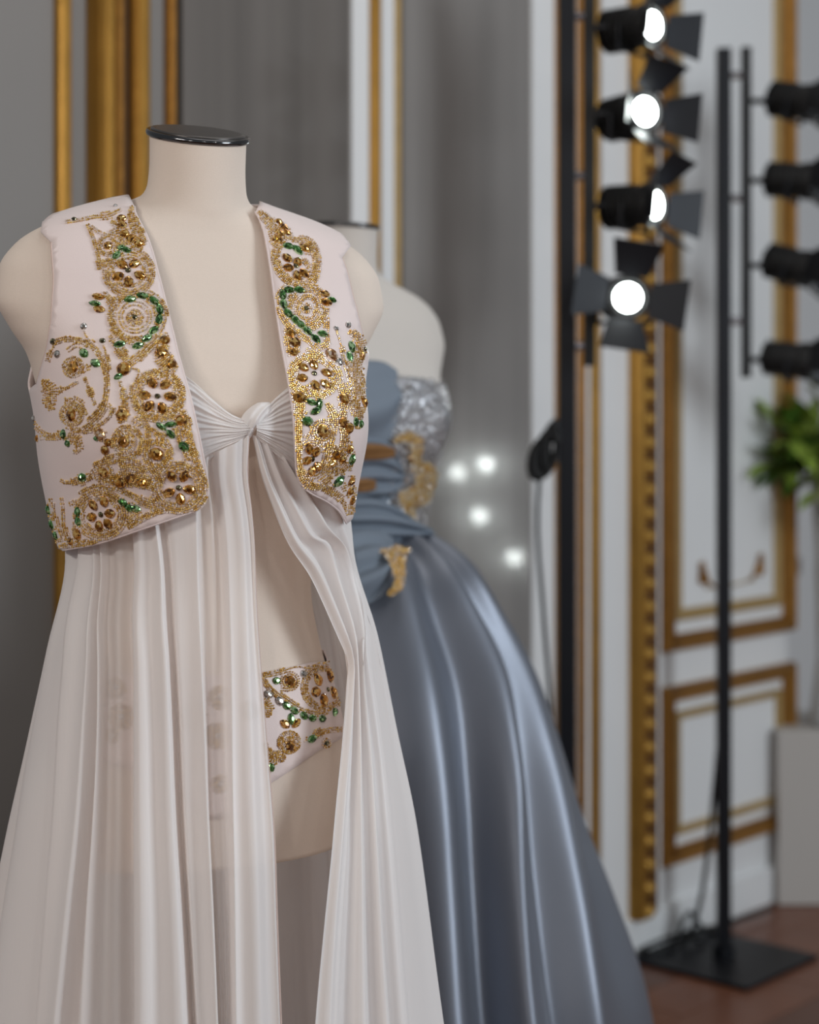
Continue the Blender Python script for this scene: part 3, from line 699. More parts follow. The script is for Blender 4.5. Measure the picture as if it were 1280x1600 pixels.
E.stroke([(425, 1380, 12), (450, 1440, 32), (475, 1510, 22)]); E.disc(362, 1558, 62); E.stroke([(330, 1490, 40), (390, 1500, 50), (430, 1560, 40)])
E.crop('B')
E.stroke([(536, 480, 20), (562, 515, 38), (535, 560, 22), (470, 600, 30)]); E.stroke([(500, 520, 50), (460, 580, 46), (400, 615, 44), (330, 590, 20)])
E.stroke([(160, 562, 16), (190, 605, 36), (240, 640, 40), (320, 640, 50), (380, 660, 70), (395, 705, 46), (370, 728, 20)]); E.stroke([(185, 655, 20), (230, 652, 20), (290, 655, 20)])
E.stroke([(420, 620, 30), (470, 615, 40), (505, 640, 70), (500, 665, 40)])
E.stroke([(560, 700, 30), (575, 640, 34), (610, 605, 40), (670, 610, 40), (705, 660, 40), (695, 720, 40), (640, 750, 50), (580, 745, 50)]); E.disc(620, 675, 60)
E.stroke([(690, 560, 40), (725, 580, 44), (740, 640, 44), (735, 720, 44), (750, 790, 50), (790, 850, 50), (800, 900, 40)]); E.ring(690, 575, 22, 24, 14)
E.stroke([(470, 790, 30), (520, 770, 50), (590, 750, 50)]); E.stroke([(500, 850, 60), (560, 860, 60), (640, 850, 100), (720, 870, 90), (790, 900, 50)]); E.stroke([(600, 800, 60), (680, 790, 60), (740, 820, 50)]); E.disc(518, 826, 50)
E.stroke([(290, 856, 6), (330, 874, 18), (400, 862, 62), (455, 840, 46), (490, 800, 30)])
E.ring(784, 733, 58, 60, 34); E.stroke([(740, 600, 30), (790, 630, 40), (840, 680, 36), (858, 740, 26), (840, 790, 20), (800, 830, 20)])
E.ring(893, 900, 118, 112, 42); E.ring(893, 900, 84, 80, 8)
E.stroke([(905, 520, 60), (925, 580, 76), (935, 640, 60), (950, 700, 60), (985, 770, 50), (1010, 840, 40), (1026, 900, 36), (1018, 960, 46), (975, 1000, 46), (900, 1012, 46), (800, 1015, 46), (720, 1050, 46), (640, 1095, 46)]); E.stroke([(870, 540, 30), (880, 600, 40), (900, 680, 30), (940, 760, 40)])
E.stroke([(760, 560, 20), (800, 570, 30), (850, 590, 44), (880, 620, 30)])
E.ring(505, 1036, 116, 108, 42); E.ring(505, 1036, 84, 78, 8)
E.stroke([(400, 930, 40), (480, 895, 40), (570, 900, 40), (640, 930, 44), (720, 970, 50), (790, 990, 50), (860, 1000, 40)]); E.stroke([(600, 960, 30), (650, 1000, 60), (690, 1020, 50), (650, 1070, 50)]); E.stroke([(760, 900, 30), (770, 950, 40), (740, 1000, 40)])
E.stroke([(256, 960, 30), (262, 1030, 56), (280, 1110, 60), (300, 1170, 50)]); E.stroke([(310, 955, 24), (318, 1020, 26), (322, 1100, 34), (340, 1160, 60)]); E.stroke([(350, 980, 34), (395, 970, 30), (400, 1040, 60), (395, 1110, 70), (380, 1170, 60)])
E.stroke([(300, 1192, 30), (380, 1186, 44), (460, 1172, 44), (540, 1140, 40), (610, 1105, 40)])
E.build(fpL)

E = Embroidery(vest_s, 'C').clip(oR)
for x, y, L in ((498, 150, 36), (525, 178, 40), (505, 208, 44), (490, 238, 50), (540, 205, 36), (628, 280, 50), (555, 705, 48), (578, 752, 58), (568, 802, 46), (825, 1035, 56), (910, 815, 46), (922, 1052, 50), (598, 1028, 62), (718, 1195, 62), (820, 1152, 50), (850, 1180, 52), (785, 1315, 52), (765, 1355, 48), (815, 1338, 44), (852, 1285, 44), (858, 1445, 46), (852, 1495, 48), (862, 1540, 46), (868, 1695, 0)):
    if L: E.stone('a', x, y, L)
E.stone('g', 545, 272, 56, 34, -10); E.stone('g', 592, 292, 60, 34, 50)
E.flower(585, 370, [(540, 332), (592, 352), (545, 380), (590, 420), (625, 408)], 54)
for x, y, a in ((600, 490, 0), (548, 490, -10), (518, 515, 95), (522, 560, 80), (545, 607, 50), (580, 640, 50), (608, 664, 45), (640, 695, 45), (682, 735, 40), (716, 710, -10)): E.stone('g', x, y, 54, 34, a)
E.stone('k', 634, 582, 26); E.stone('n', 728, 510, 50, 36, 0); E.stone('n', 735, 552, 60, 40, 0); E.stone('g', 766, 540, 42, 26, 10)
E.flower(675, 908, [(620, 878), (672, 866), (736, 906), (615, 932), (680, 968), (730, 962)], 56)
E.stone('p', 760, 816, 66); E.stone('s', 797, 850, 42)
for k_, x, y, L in (('s', 785, 683, 26), ('s', 845, 665, 32), ('s', 930, 728, 28), ('k', 928, 785, 24)): E.stone(k_, x, y, L)
E.stone('g', 860, 776, 56, 36, 80); E.stone('g', 850, 826, 54, 36, 100); E.stone('g', 662, 1052, 56, 30, 10); E.stone('g', 702, 1060, 52, 30, 100); E.stone('g', 684, 1095, 60, 34, -30); E.stone('g', 640, 1146, 56, 46, 0)
E.stone('g', 882, 1150, 44, 30, 90); E.stone('g', 908, 1160, 38, 26, 90); E.stone('g', 862, 1336, 56, 34, 85); E.stone('g', 795, 1446, 64, 46, -20); E.stone('s', 815, 1425, 30)
E.flower(665, 1335, [(650, 1285), (684, 1300), (640, 1342), (692, 1372), (664, 1395)], 52)
E.stroke([(378, 80, 14), (420, 120, 46), (465, 165, 80), (520, 205, 90), (560, 230, 40)]); E.stroke([(450, 200, 30), (470, 245, 40), (500, 265, 40)])
E.stroke([(565, 240, 40), (505, 262, 44), (480, 315, 44), (495, 385, 44), (545, 440, 44), (610, 468, 44), (665, 445, 44), (686, 380, 44), (680, 300, 44), (645, 250, 44)], True); E.stroke([(600, 330, 20), (640, 360, 24), (650, 410, 20), (610, 440, 16)]); E.stroke([(640, 290, 60), (600, 310, 20)])
E.stroke([(690, 480, 44), (610, 478, 40), (530, 478, 44), (496, 520, 44), (500, 590, 46), (530, 650, 46), (580, 700, 46), (640, 740, 46), (700, 780, 50), (740, 760, 30)])
E.ring(640, 580, 88, 100, 44, rot=15); E.ring(640, 582, 48, 58, 24, rot=15); E.disc(636, 582, 26); E.stroke([(700, 500, 50), (725, 560, 50), (735, 640, 36), (735, 720, 40), (745, 790, 20)])
E.stroke([(540, 680, 40), (565, 750, 95), (570, 820, 60)]); E.stroke([(640, 790, 24), (690, 800, 26), (750, 850, 34), (790, 900, 40), (800, 960, 34)])
E.ring(672, 922, 112, 100, 44); E.ring(672, 922, 80, 70, 8); E.stroke([(690, 980, 60), (640, 975, 30)])
E.stroke([(795, 870, 20), (808, 950, 40), (825, 1040, 70), (815, 1090, 40)]); E.stroke([(785, 690, 10), (802, 745, 20), (825, 830, 24), (850, 930, 24), (860, 980, 20)])
E.stroke([(850, 700, 30), (885, 720, 60), (905, 790, 70), (880, 860, 80), (885, 940, 90), (900, 1040, 80), (895, 1120, 60), (890, 1180, 40)]); E.stroke([(850, 780, 30), (860, 850, 60), (900, 900, 60)]); E.stroke([(840, 960, 20), (860, 1040, 44), (880, 1110, 44)])
E.stroke([(565, 990, 40), (598, 1030, 80), (600, 1100, 60), (596, 1190, 44), (598, 1280, 46), (600, 1370, 50), (625, 1440, 60), (690, 1475, 50), (750, 1440, 50)])
E.stroke([(640, 1100, 20), (620, 1140, 30), (660, 1180, 20), (640, 1230, 30)]); E.ring(718, 1196, 44, 46, 28); E.stroke([(740, 1060, 30), (770, 1110, 60), (770, 1190, 60), (750, 1260, 60), (735, 1330, 50), (720, 1400, 50)])
E.stroke([(820, 1080, 40), (815, 1150, 70), (830, 1210, 60), (820, 1290, 50)]); E.ring(665, 1335, 74, 84, 30); E.disc(790, 1335, 72); E.stroke([(700, 1440, 60), (760, 1400, 70), (820, 1390, 60)])
E.stroke([(850, 1250, 40), (856, 1320, 50), (850, 1390, 40)]); E.stroke([(862, 1420, 40), (858, 1500, 54), (860, 1560, 40), (862, 1610, 30)]); E.stroke([(710, 1478, 40), (770, 1500, 44), (820, 1550, 40), (845, 1610, 24)]); E.stroke([(770, 1450, 40), (810, 1450, 50), (830, 1490, 30)])
E.build(fpR)

# ------------------------------------------------------------------ embroidered briefs on the form
brief_s = body1.offset(lambda PH, V, Z: np.full_like(PH, .0035)); brief_s.cx = body1.cx; brief_s.zs = body1.zs
briefs = root_of('embroidered_briefs', (AX1, AY1, 0), 'pale embroidered briefs seen through the slit of the chiffon gown', 'briefs')
topR = cr(lift(brief_s, [(408, 1050), (440, 1045), (480, 1036), (520, 1022), (540, 1016)]), 14)
botR = cr(lift(brief_s, [(420, 1226), (460, 1200), (500, 1172), (535, 1152)]), 12)
tR = [tuple(x) for x in topR]; bR = [tuple(x) for x in botR]
vt, vb = tR[-1][1], bR[-1][1]; vm = bR[0][1]+.03
ol = tR+[(a, vt+.004) for a in np.linspace(tR[-1][0]+.15, PI-.02, 24)]+[(a, vb-.0) for a in np.linspace(PI-.02, bR[-1][0]+.2, 24)]+list(reversed(bR))
ol += [(.10, vm), (-.10, vm)]+[(-p, v) for p, v in bR]+[(a, vb) for a in np.linspace(-bR[-1][0]-.2, -PI+.02, 24)]+[(a, vt+.004) for a in np.linspace(-PI+.02, -tR[-1][0]-.15, 24)]+[(-p, v) for p, v in reversed(tR)]
bro = trimmed('briefs_body', brief_s, ol, .008, 'vest_satin', briefs, .0015)
E = Embroidery(brief_s, 'K', 2.7)
E.flower(572, 442, [(512, 385), (580, 362), (618, 402), (500, 456), (545, 505), (602, 462)], 74)
for x, y, a, k_ in ((222, 470, 20, 's'), (288, 510, 40, 's'), (330, 537, 30, 'g'), (375, 565, 30, 'g'), (432, 596, 20, 'g'), (482, 610, 0, 'g'), (540, 614, -5, 'g'), (612, 575, -25, 'g')): E.stone(k_, x, y, 58, 40, a)
E.stone('g', 270, 390, 48, 40); E.stone('s', 430, 350, 48, 42); E.stone('a', 350, 395, 70); E.stone('k', 690, 292, 50, 36, 80); E.stone('n', 320, 645, 66, 42, 30); E.stone('n', 386, 640, 66, 42, -30); E.stone('g', 355, 615, 62, 40, 90)
E.stone('a', 350, 772, 62); E.stone('g', 240, 900, 50, 40); E.stone('g', 480, 732, 66, 42, -15); E.stone('k', 563, 757, 36)
E.ring(552, 432, 118, 118, 42); E.stroke([(185, 365, 40), (225, 430, 50), (310, 500, 60), (420, 565, 56), (520, 585, 50), (600, 550, 40), (650, 480, 40), (672, 380, 34), (684, 280, 30)])
E.stroke([(180, 362, 30), (290, 338, 30), (400, 308, 24), (470, 318, 30), (560, 282, 26), (690, 265, 26)]); E.stroke([(300, 440, 20), (400, 445, 14)]); E.ring(350, 392, 42, 42, 30); E.stroke([(300, 500, 40), (350, 540, 30)])
E.stroke([(186, 480, 20), (220, 540, 80), (215, 600, 50)]); E.disc(345, 752, 68); E.stroke([(205, 760, 30), (240, 830, 70), (320, 830, 70)]); E.stroke([(225, 850, 50), (250, 890, 60)]); E.stroke([(435, 745, 14), (490, 710, 54), (580, 682, 48), (650, 676, 44)]); E.ring(563, 757, 22, 22, 10)
for px, py, r in ((180, 1075, 20), (190, 1120, 24), (175, 1150, 14), (345, 1090, 22), (340, 1150, 24), (250, 1100, 26), (390, 1110, 18), (300, 1120, 26), (345, 1225, 16)):
    E.ring((px-360)/.2656, (py-960)/.2656, r/.2656*.55, r/.2656*.55, r/.2656*.7)
    E.stone('s', (px-360)/.2656, (py-960)/.2656, 40)
E.build(bro)

# ------------------------------------------------------------------ chiffon gown
cone1 = make_cone(AX1, AY1, TH1, [(.02, .170, .146, .104, 0), (-.05, .162, .142, .104, 0), (-.10, .153, .139, .104, .008), (-.145, .153, .139, .108, .013), (-.25, .177, .150, .125, .019), (-.35, .197, .163, .145, .020),
    (-.46, .219, .180, .165, .0215), (-.66, .247, .208, .20, .0215), (-1.36, .36, .31, .32, .03)], .012)
gown = root_of('chiffon_gown', (AX1, AY1, 0), 'pale blush chiffon gown with twisted bust and front slit on the near dress form', 'gown')
HEM = H-.012
def G(pts, depth, dens, dphi=0.):
    g = lift(cone1, pts); g.append((g[-1][0]+dphi, HEM)); return ([('p', a, b) for a, b in g], depth, dens)
S0, S1, S2 = .97, .9, .62     # cloth density: gathered, plain, single sheer layer
def back(phi, v0, depth, dens=.95): return ([('p', phi, v0), ('p', phi, .4), ('p', phi, .9), ('p', phi, HEM)], depth, dens)
gl = []
ph_b = np.linspace(-190, -100, 15)
for i, a in enumerate(ph_b): gl.append(back(math.radians(a), .10, [0.0, (.022 if i % 2 else -.012), (.03 if i % 2 else -.02)], S1))
gl += [G([(100, 856), (84, 960), (66, 1060), (48, 1180), (32, 1300), (8, 1460), (-6, 1590)], [0, .004, .012, .02], S0),
       G([(122, 840), (110, 940), (99, 1040), (92, 1130), (82, 1300), (71, 1420), (58, 1590)], [-.004, -.014, -.022, -.03], S0),
       G([(130, 835), (118, 940), (107, 1040), (100, 1130), (90, 1300), (80, 1420), (68, 1590)], [.004, .008, .012, .018], S0),
       G([(148, 835), (146, 940), (140, 1040), (134, 1130), (122, 1300), (110, 1420), (95, 1590)], [.005, .010, .014, .02], S0),
       G([(154, 835), (155, 940), (152, 1040), (150, 1130), (141, 1300), (130, 1420), (114, 1590)], [-.006, -.014, -.018, -.022], S0),
       G([(160, 835), (161, 940), (159, 1040), (158, 1130), (150, 1300), (142, 1420), (133, 1590)], [.004, .006, .008, .012], S0),
       G([(164, 835), (165, 940), (164, 1040), (163, 1130), (160, 1300), (157, 1420), (154, 1590)], [-.004, -.01, -.012, -.014], S2),
       G([(186, 835), (188, 940), (188, 1040), (188, 1130), (187, 1300), (185, 1420), (184, 1590)], [0, -.002, -.004, -.004], S2),
       G([(203, 830), (205, 940), (206, 1040), (206, 1130), (206, 1300), (206, 1420), (206, 1590)], [-.006, -.014, -.018, -.02], S2),
       G([(210, 825), (211, 940), (212, 1040), (212, 1130), (212, 1300), (213, 1420), (214, 1590)], [.006, .010, .014, .018], S0),
       G([(228, 815), (232, 940), (236, 1040), (240, 1130), (244, 1300), (248, 1420), (250, 1590)], [.004, .008, .008, .010], S0),
       G([(244, 810), (256, 940), (262, 1040), (266, 1130), (273, 1300), (280, 1420), (288, 1590)], [.006, .012, .018, .020], S0),
       G([(250, 808), (263, 940), (269, 1040), (273, 1130), (281, 1300), (289, 1420), (300, 1590)], [-.006, -.016, -.022, -.024], S0),
       G([(262, 805), (276, 940), (281, 1040), (286, 1130), (293, 1300), (300, 1420), (310, 1590)], [.002, .002, .004, .006], S1),
       G([(299, 735), (308, 900), (314, 1040), (318, 1130), (324, 1300), (330, 1420), (337, 1590)], [.006, .012, .016, .022], S0),
       G([(308, 728), (318, 900), (322, 1040), (325, 1130), (331, 1300), (337, 1420), (344, 1590)], [-.004, -.010, -.014, -.016], S2),
       G([(324, 714), (336, 880), (340, 1000), (341, 1130), (345, 1300), (348, 1420), (354, 1590)], [-.002, -.012, -.016, -.018], S2),
       G([(334, 708), (348, 880), (352, 1000), (354, 1130), (357, 1300), (358, 1420), (359, 1590)], [-.004, -.010, -.014, -.016], S1),
       G([(342, 704), (356, 880), (360, 1000), (362, 1130), (364, 1300), (366, 1420), (368, 1590)], [.004, .008, .012, .016], S0),
       G([(356, 696), (372, 880), (378, 1000), (384, 1130), (390, 1300), (395, 1420), (400, 1590)], [.006, .012, .016, .02], S1),
       G([(379, 684), (391, 850), (398, 1000), (408, 1130), (418, 1270), (424, 1420), (430, 1590)], [.004, .006, .01, .012], S1*.93),
       G([(388, 678), (396, 850), (403, 1000), (413, 1130), (425, 1270), (431, 1420), (437, 1590)], [.002, .004, .008, .01], S1)]
P, den, C = folds(cone1, gl, 110, 7, ripple=.0013, seed=1)
sk = grid_mesh('skirt_panel', P, 'chiffon', gown, den); sk['label'] = 'long gathered chiffon skirt panel left of the slit'
MB().tube([Vector(p) for p in P[:, -1]][::2], .0009, 6).obj('slit_hem', 'vest_lining', gown, smooth=True)
# right panel: swept from the knot to the hip and then falling
gr = [G([(393, 678), (440, 828), (498, 928), (528, 996), (543, 1034), (541, 1075), (535, 1150), (520, 1300), (505, 1450), (492, 1590)], [.0, .0, .002, .004, .006], S1),
      G([(399, 682), (452, 828), (508, 926), (534, 992), (545, 1034), (546, 1075), (543, 1150), (534, 1300), (522, 1450), (515, 1590)], [.003, .008, .006, .012, .016], S0),
      G([(407, 688), (463, 828), (516, 924), (539, 990), (547, 1034), (549, 1075), (550, 1150), (548, 1300), (544, 1450), (540, 1590)], [-.002, -.006, -.002, -.01, -.014], S1),
      G([(416, 694), (474, 826), (525, 922), (545, 988), (550, 1034), (552, 1075), (555, 1150), (558, 1300), (560, 1450), (562, 1590)], [.004, .009, .008, .012, .018], S0),
      G([(428, 704), (488, 822), (535, 918), (551, 984), (553, 1034), (556, 1075), (562, 1150), (568, 1300), (574, 1450), (580, 1590)], [-.002, -.008, -.002, -.012, -.016], S1),
      G([(442, 716), (500, 816), (545, 914), (558, 980), (557, 1032), (561, 1075), (570, 1150), (580, 1300), (588, 1450), (597, 1590)], [.004, .009, .008, .012, .018], S0),
      G([(460, 735), (510, 810), (546, 910), (557, 976), (559, 1030), (565, 1075), (574, 1150), (588, 1300), (597, 1450), (606, 1590)], [.0, -.008, 0, -.008, -.008], S1),
      G([(480, 740), (522, 806), (550, 905), (561, 972), (566, 1030), (574, 1075), (584, 1150), (599, 1300), (611, 1450), (622, 1590)], [.003, .007, .008, .008, .012], S0),
      G([(502, 745), (531, 806), (555, 900), (568, 970), (576, 1030), (586, 1075), (597, 1150), (613, 1300), (629, 1450), (642, 1590)], [.0, .002, .004, .002, .002], S1)]
pe = [(math.radians(a_), v_) for a_, v_ in ((80, .11), (79, .18), (78, .25), (76, .35), (74, .46), (72, .6), (71, HEM))]
gr.append(([('p', a_, v_) for a_, v_ in pe], .006, S0))
for i, a in enumerate(np.linspace(92, 172, 13)): gr.append(back(math.radians(a), .10, [0.0, (-.01 if i % 2 else .012), (-.02 if i % 2 else .02)], S1))
P, den, C = folds(cone1, gr, 110, 8, ripple=.0011, seed=2, mono=True)
sk = grid_mesh('skirt_panel', P, 'chiffon', gown, den); sk['label'] = 'chiffon skirt panel swept from the knot to the hip right of the slit'
# twisted bust
bust_s = body1.offset(lambda PH, V, Z: np.full_like(PH, .009)); bust_s.cx = body1.cx
def wing(top, bot, npl, sgn, seed):
    nt, nvv = 46, 100; r = np.random.default_rng(seed)
    A = cr(top, nt); B = cr(bot, nt); P = np.zeros((nvv, nt, 3)); phs = r.uniform(0, 6, 4)
    for i in range(nvv):
        v = i/(nvv-1)
        for j in range(nt):
            t = j/(nt-1); px = A[j]*(1-v)+B[j]*v; x, y = px
            h = bust_s.cast(x, y)
            bulge = .012*math.sin(PI*min(max(v, 0), 1))**.6*(.15+.9*t**1.5)
            vv = v+.035*math.sin(3.1*t+phs[0]+6*v)*(1-t)
            pl = .0030*(1-.45*t)*(abs(math.sin(PI*npl*vv+.5*math.sin(4*t+phs[1])))**.7-.5)+.0010*math.sin(2*PI*npl*1.7*vv+phs[2]+2*t)
            p, n = bust_s.at(np.array([h[0]]), np.array([h[1]]), np.array([bulge+pl+.006])); P[i, j] = p[0]
    return P
wl = wing([(268, 578), (300, 600), (330, 626), (360, 648), (388, 658)], [(290, 752), (318, 728), (345, 708), (368, 692), (388, 677)], 9, 1, 3)
o = grid_mesh('bust_drape', wl, 'chiffon', gown, np.full(wl.shape[:2], .985)); o['label'] = 'pleated bust drape left of the knot'
wr = wing([(482, 585), (455, 602), (430, 622), (410, 640), (392, 652)], [(492, 772), (466, 748), (440, 722), (415, 700), (394, 682)], 9, -1, 5)
o = grid_mesh('bust_drape', wr, 'chiffon', gown, np.full(wr.shape[:2], .985)); o['label'] = 'pleated bust drape right of the knot'
def knot():
    # a gathered loop of cloth crossing over the meeting point
    path = cr([(372, 688), (380, 676), (386, 663), (395, 651), (408, 641), (421, 634)], 26); wd = np.interp(np.linspace(0, 1, 26), [0, .25, .5, .8, 1], [9, 13, 15, 13, 6]); hg = np.interp(np.linspace(0, 1, 26), [0, .2, .5, .8, 1], [.006, .016, .0215, .017, .008])
    T = np.gradient(path, axis=0); T /= np.linalg.norm(T, axis=1, keepdims=True); P = np.zeros((26, 31, 3))
    for i in range(26):
        for j in range(31):
            u = j/30*2-1; q = path[i]+np.array([-T[i, 1], T[i, 0]])*u*wd[i]; h = bust_s.cast(*q)
            d = hg[i]*math.sqrt(max(0, 1-u*u*.96))+.0014*math.sin(u*9+i*.12)*(1-u*u)
            p, n = bust_s.at(np.array([h[0]]), np.array([h[1]]), np.array([d])); P[i, j] = p[0]
    return P
kn = knot(); grid_mesh('knot', kn, 'chiffon', gown, np.full(kn.shape[:2], 1.))
# ------------------------------------------------------------------ second dress form and satin gown
AY2 = 2.80; AX2 = (538-CX)/F*AY2; TH2 = math.radians(46)
body2 = make_body(AX2, AY2, TH2, .25)
form2 = build_form(body2, AX2, AY2, 'cream dress form wearing the blue satin gown, half hidden behind the near form', None, 'form_cloth_grey')
g2 = root_of('satin_gown', (AX2, AY2, 0), 'strapless steel blue satin gown with silver sequin bodice and full skirt', 'gown')
bod_s = body2.offset(lambda PH, V, Z: .006+.004*np.clip(-Z/.1, 0, 1)); bod_s.cx = body2.cx; bod_s.zs = body2.zs
vz2 = lambda z: v_at_z(body2, z)
tb = [tuple(x) for x in cr(lift(bod_s, [(560, 574), (590, 578), (618, 588), (645, 590), (670, 594), (684, 600)]), 24)]
ol = tb+[(a, tb[-1][1]+.0) for a in np.linspace(tb[-1][0]+.1, tb[0][0]+2*PI-.1, 40)]
ol = [(p, v) for p, v in ol]
P0 = tb[0][0]; rows = 60
ph = np.linspace(0, 2*PI, 161); vtop = np.interp(ph+P0, [p for p, v in ol]+[P0+2*PI], [v for p, v in ol]+[tb[0][1]]); vbot = vz2(-.195)
PHg = np.repeat((ph+P0)[None], rows, 0); Vg = vtop[None]+(vbot-vtop[None])*np.linspace(0, 1, rows)[:, None]
Pb, _ = bod_s.at(PHg, Vg, np.zeros_like(PHg)); bodice = grid_mesh('bodice', Pb, 'silver_sequin', g2, None, .003)
cone2 = make_cone(AX2, AY2, TH2, [(-.165, .134, .106, .098, 0), (-.19, .150, .13, .12, 0), (-.22, .195, .18, .17, 0), (-.25, .222, .21, .20, 0), (-.32, .262, .25, .23, 0), (-.42, .315, .30, .28, 0), (-.55, .36, .345, .32, 0), (-.66, .392, .375, .345, 0), (-.79, .434, .412, .37, 0), (-.985, .490, .462, .40, 0), (-1.36, .545, .51, .44, 0)], .012)
def G2(pts, depth, dphi=0.):
    g = lift(cone2, pts); g.append((g[-1][0]+dphi, HEM)); return ([('p', a, b) for a, b in g], depth, 1.)
def B2(phi, d): return ([('p', phi, .172), ('p', phi, .35), ('p', phi, .8), ('p', phi, HEM)], d, 1.)
gg = []
for i, a in enumerate(np.linspace(-200, -75, 18)): gg.append(B2(math.radians(a), [0, .02 if i % 2 else -.02, .035 if i % 2 else -.035]))
gg += [G2([(560, 840), (575, 950), (588, 1100), (605, 1300), (622, 1590)], [0, -.010, -.02, -.03]),
       G2([(600, 836), (632, 925), (660, 1060), (682, 1250), (700, 1590)], [.006, .026, .034, .016]),
       G2([(624, 836), (672, 920), (714, 1040), (742, 1210), (772, 1590)], [-.008, -.024, -.034, -.026]),
       G2([(640, 834), (704, 908), (750, 1010), (778, 1150), (806, 1590)], [.010, .036, .036, .020]),
       G2([(645, 833), (716, 908), (766, 1010), (798, 1150), (838, 1590)], [.0, .014, .022, .020]),
       G2([(652, 832), (728, 908), (782, 1010), (826, 1160), (874, 1590)], [-.010, -.024, -.030, -.022]),
       G2([(660, 831), (742, 908), (800, 1008), (850, 1160), (914, 1590)], [.008, .022, .028, .028]),
       G2([(666, 829), (754, 906), (816, 1000), (876, 1160), (958, 1590)], [-.004, -.010, -.010, -.006])]
e2 = gg[-1][0]; pl = e2[-1][1]
for i, a in enumerate(np.linspace(math.degrees(pl)+16, 160, 9)): gg.append(B2(math.radians(a), [0, .02 if i % 2 else -.012, .03 if i % 2 else -.02]))
P, den, C = folds(cone2, gg, 90, 9, wob=.006, seed=4); o = grid_mesh('skirt', P, 'satin_blue', g2)
md = o.modifiers.new('smooth', 'SUBSURF'); md.levels = 1; md.render_levels = 1
# pleated scarf drapes over the bodice side
def drape(name, top, bot, n, amp, thick, m, nt=30, nv=44, off=.006, bul=.012, lab=None, S=None):
    S = (S or bod_s).offset(lambda PH, V, Z: np.full_like(PH, off)); S.cx = body2.cx; A = cr(top, nt); B = cr(bot, nt); P = np.zeros((nv, nt, 3))
    for i in range(nv):
        v = i/(nv-1)
        for j in range(nt):
            x, y = A[j]*(1-v)+B[j]*v; a, b = lift(S, [(x, y)], 200)[0]; t = j/(nt-1)
            d = bul*math.sin(PI*v)**.6+amp*math.sin(2*PI*n*v+1.5*t)
            P[i, j] = S.at(np.array([a]), np.array([b]), np.array([d]))[0][0]
    o = grid_mesh(name, P, m, g2, None, thick); 
    if lab: o['label'] = lab
    return o
drape('scarf_drape', [(540, 566), (570, 565), (600, 570), (615, 580)], [(540, 700), (570, 700), (600, 692), (616, 660)], 2, .004, .002, 'satin_drape', lab='upper scarf fold over the bodice')
drape('scarf_drape', [(540, 690), (575, 682), (600, 690), (618, 710), (624, 732)], [(540, 790), (580, 788), (600, 786), (612, 776), (622, 756)], 4, .005, .002, 'satin_drape', off=.006, bul=.008, lab='middle scarf loop behind the gilt bands')
drape('scarf_drape', [(540, 776), (580, 778), (610, 790), (632, 806), (650, 822)], [(540, 850), (575, 852), (605, 850), (635, 845), (660, 836)], 3, .006, .002, 'satin_drape', off=.012, bul=.02, lab='sash fold at the waist')
drape('scarf_drape', [(545, 838), (570, 836), (595, 842), (612, 852)], [(558, 950), (575, 945), (592, 935), (604, 915)], 3, .008, .002, 'satin_drape', off=.02, bul=.02, lab='hanging sash end', S=cone2)
drape('gilt_band', [(540, 694), (575, 693), (600, 696), (616, 702)], [(540, 718), (575, 718), (600, 716), (616, 712)], 1, .001, .002, 'gold_lamee', nv=12, off=.018, bul=.002)
drape('gilt_band', [(540, 748), (560, 747), (575, 748), (586, 751)], [(540, 768), (560, 768), (575, 767), (586, 763)], 1, .001, .002, 'gold_lamee', nv=12, off=.018, bul=.002)
# gold scroll embroidery
scr = bod_s.offset(lambda PH, V, Z: np.full_like(PH, .012)); scr.cx = bod_s.cx
E = Embroidery(scr, 'D', 2.6)
E.stroke([(320, 545, 20), (350, 530, 60), (400, 520, 90), (460, 540, 80), (500, 560, 50)]); E.stroke([(470, 580, 90), (460, 640, 80), (470, 690, 90), (440, 740, 40)])
E.stroke([(470, 690, 60), (540, 730, 90), (575, 800, 90), (545, 880, 110), (470, 930, 110), (400, 970, 80), (370, 920, 50)]); E.stroke([(480, 760, 60), (500, 840, 120), (440, 880, 80), (350, 900, 40)])
E.stroke([(400, 990, 50), (430, 1050, 60), (460, 1110, 40)])
for x, y in ((410, 200), (600, 180)): E.stone('s', x, y, 30)
for x, y in ((375, 505), (405, 497), (440, 505), (335, 550), (405, 600), (500, 550), (420, 655), (495, 620), (535, 700), (510, 830), (430, 850), (470, 1040), (520, 1040), (415, 1065), (300, 895), (395, 800)): E.stone('s' if y > 1000 or x < 320 else 'p', x, y, 26)
for x, y in [(random.uniform(340, 600), random.uniform(500, 960)) for _ in range(60)]:
    if any((fx('D', x, y)[0]-qx)**2+(fx('D', x, y)[1]-qy)**2 < 9 for g_ in E.grid.values() for qx, qy in g_): E.stone('sp'[random.random() < .5], x, y, 20)
eb = E.build(bodice, rad=.0021, palette=[srgb(214, 174, 96), srgb(190, 146, 70), srgb(240, 214, 150), srgb(232, 210, 170), srgb(250, 244, 230)])
sil = Embroidery(scr, 'D', 2.8)
for _ in range(900):
    u_, w_ = random.random(), random.random(); sil._put(612+u_*80, 592+w_*240, True)
sil.stroke([(455, 720, 30), (420, 770, 50), (390, 830, 40), (345, 890, 40), (340, 960, 30)]); sil.stroke([(460, 1000, 60), (490, 1060, 90), (500, 1140, 60), (515, 1170, 40)]); sil.stroke([(320, 350, 20), (325, 420, 34), (320, 480, 20)]); sil.stroke([(560, 130, 20), (600, 180, 30), (620, 220, 14)])
o = sil.build(bodice, 'silver_beadwork', rad=.0018, palette=[srgb(205, 205, 208)]*5); o['label'] = 'silver bead edging'
hs = cone2.offset(lambda PH, V, Z: np.full_like(PH, .046)); hs.cx = cone2.cx
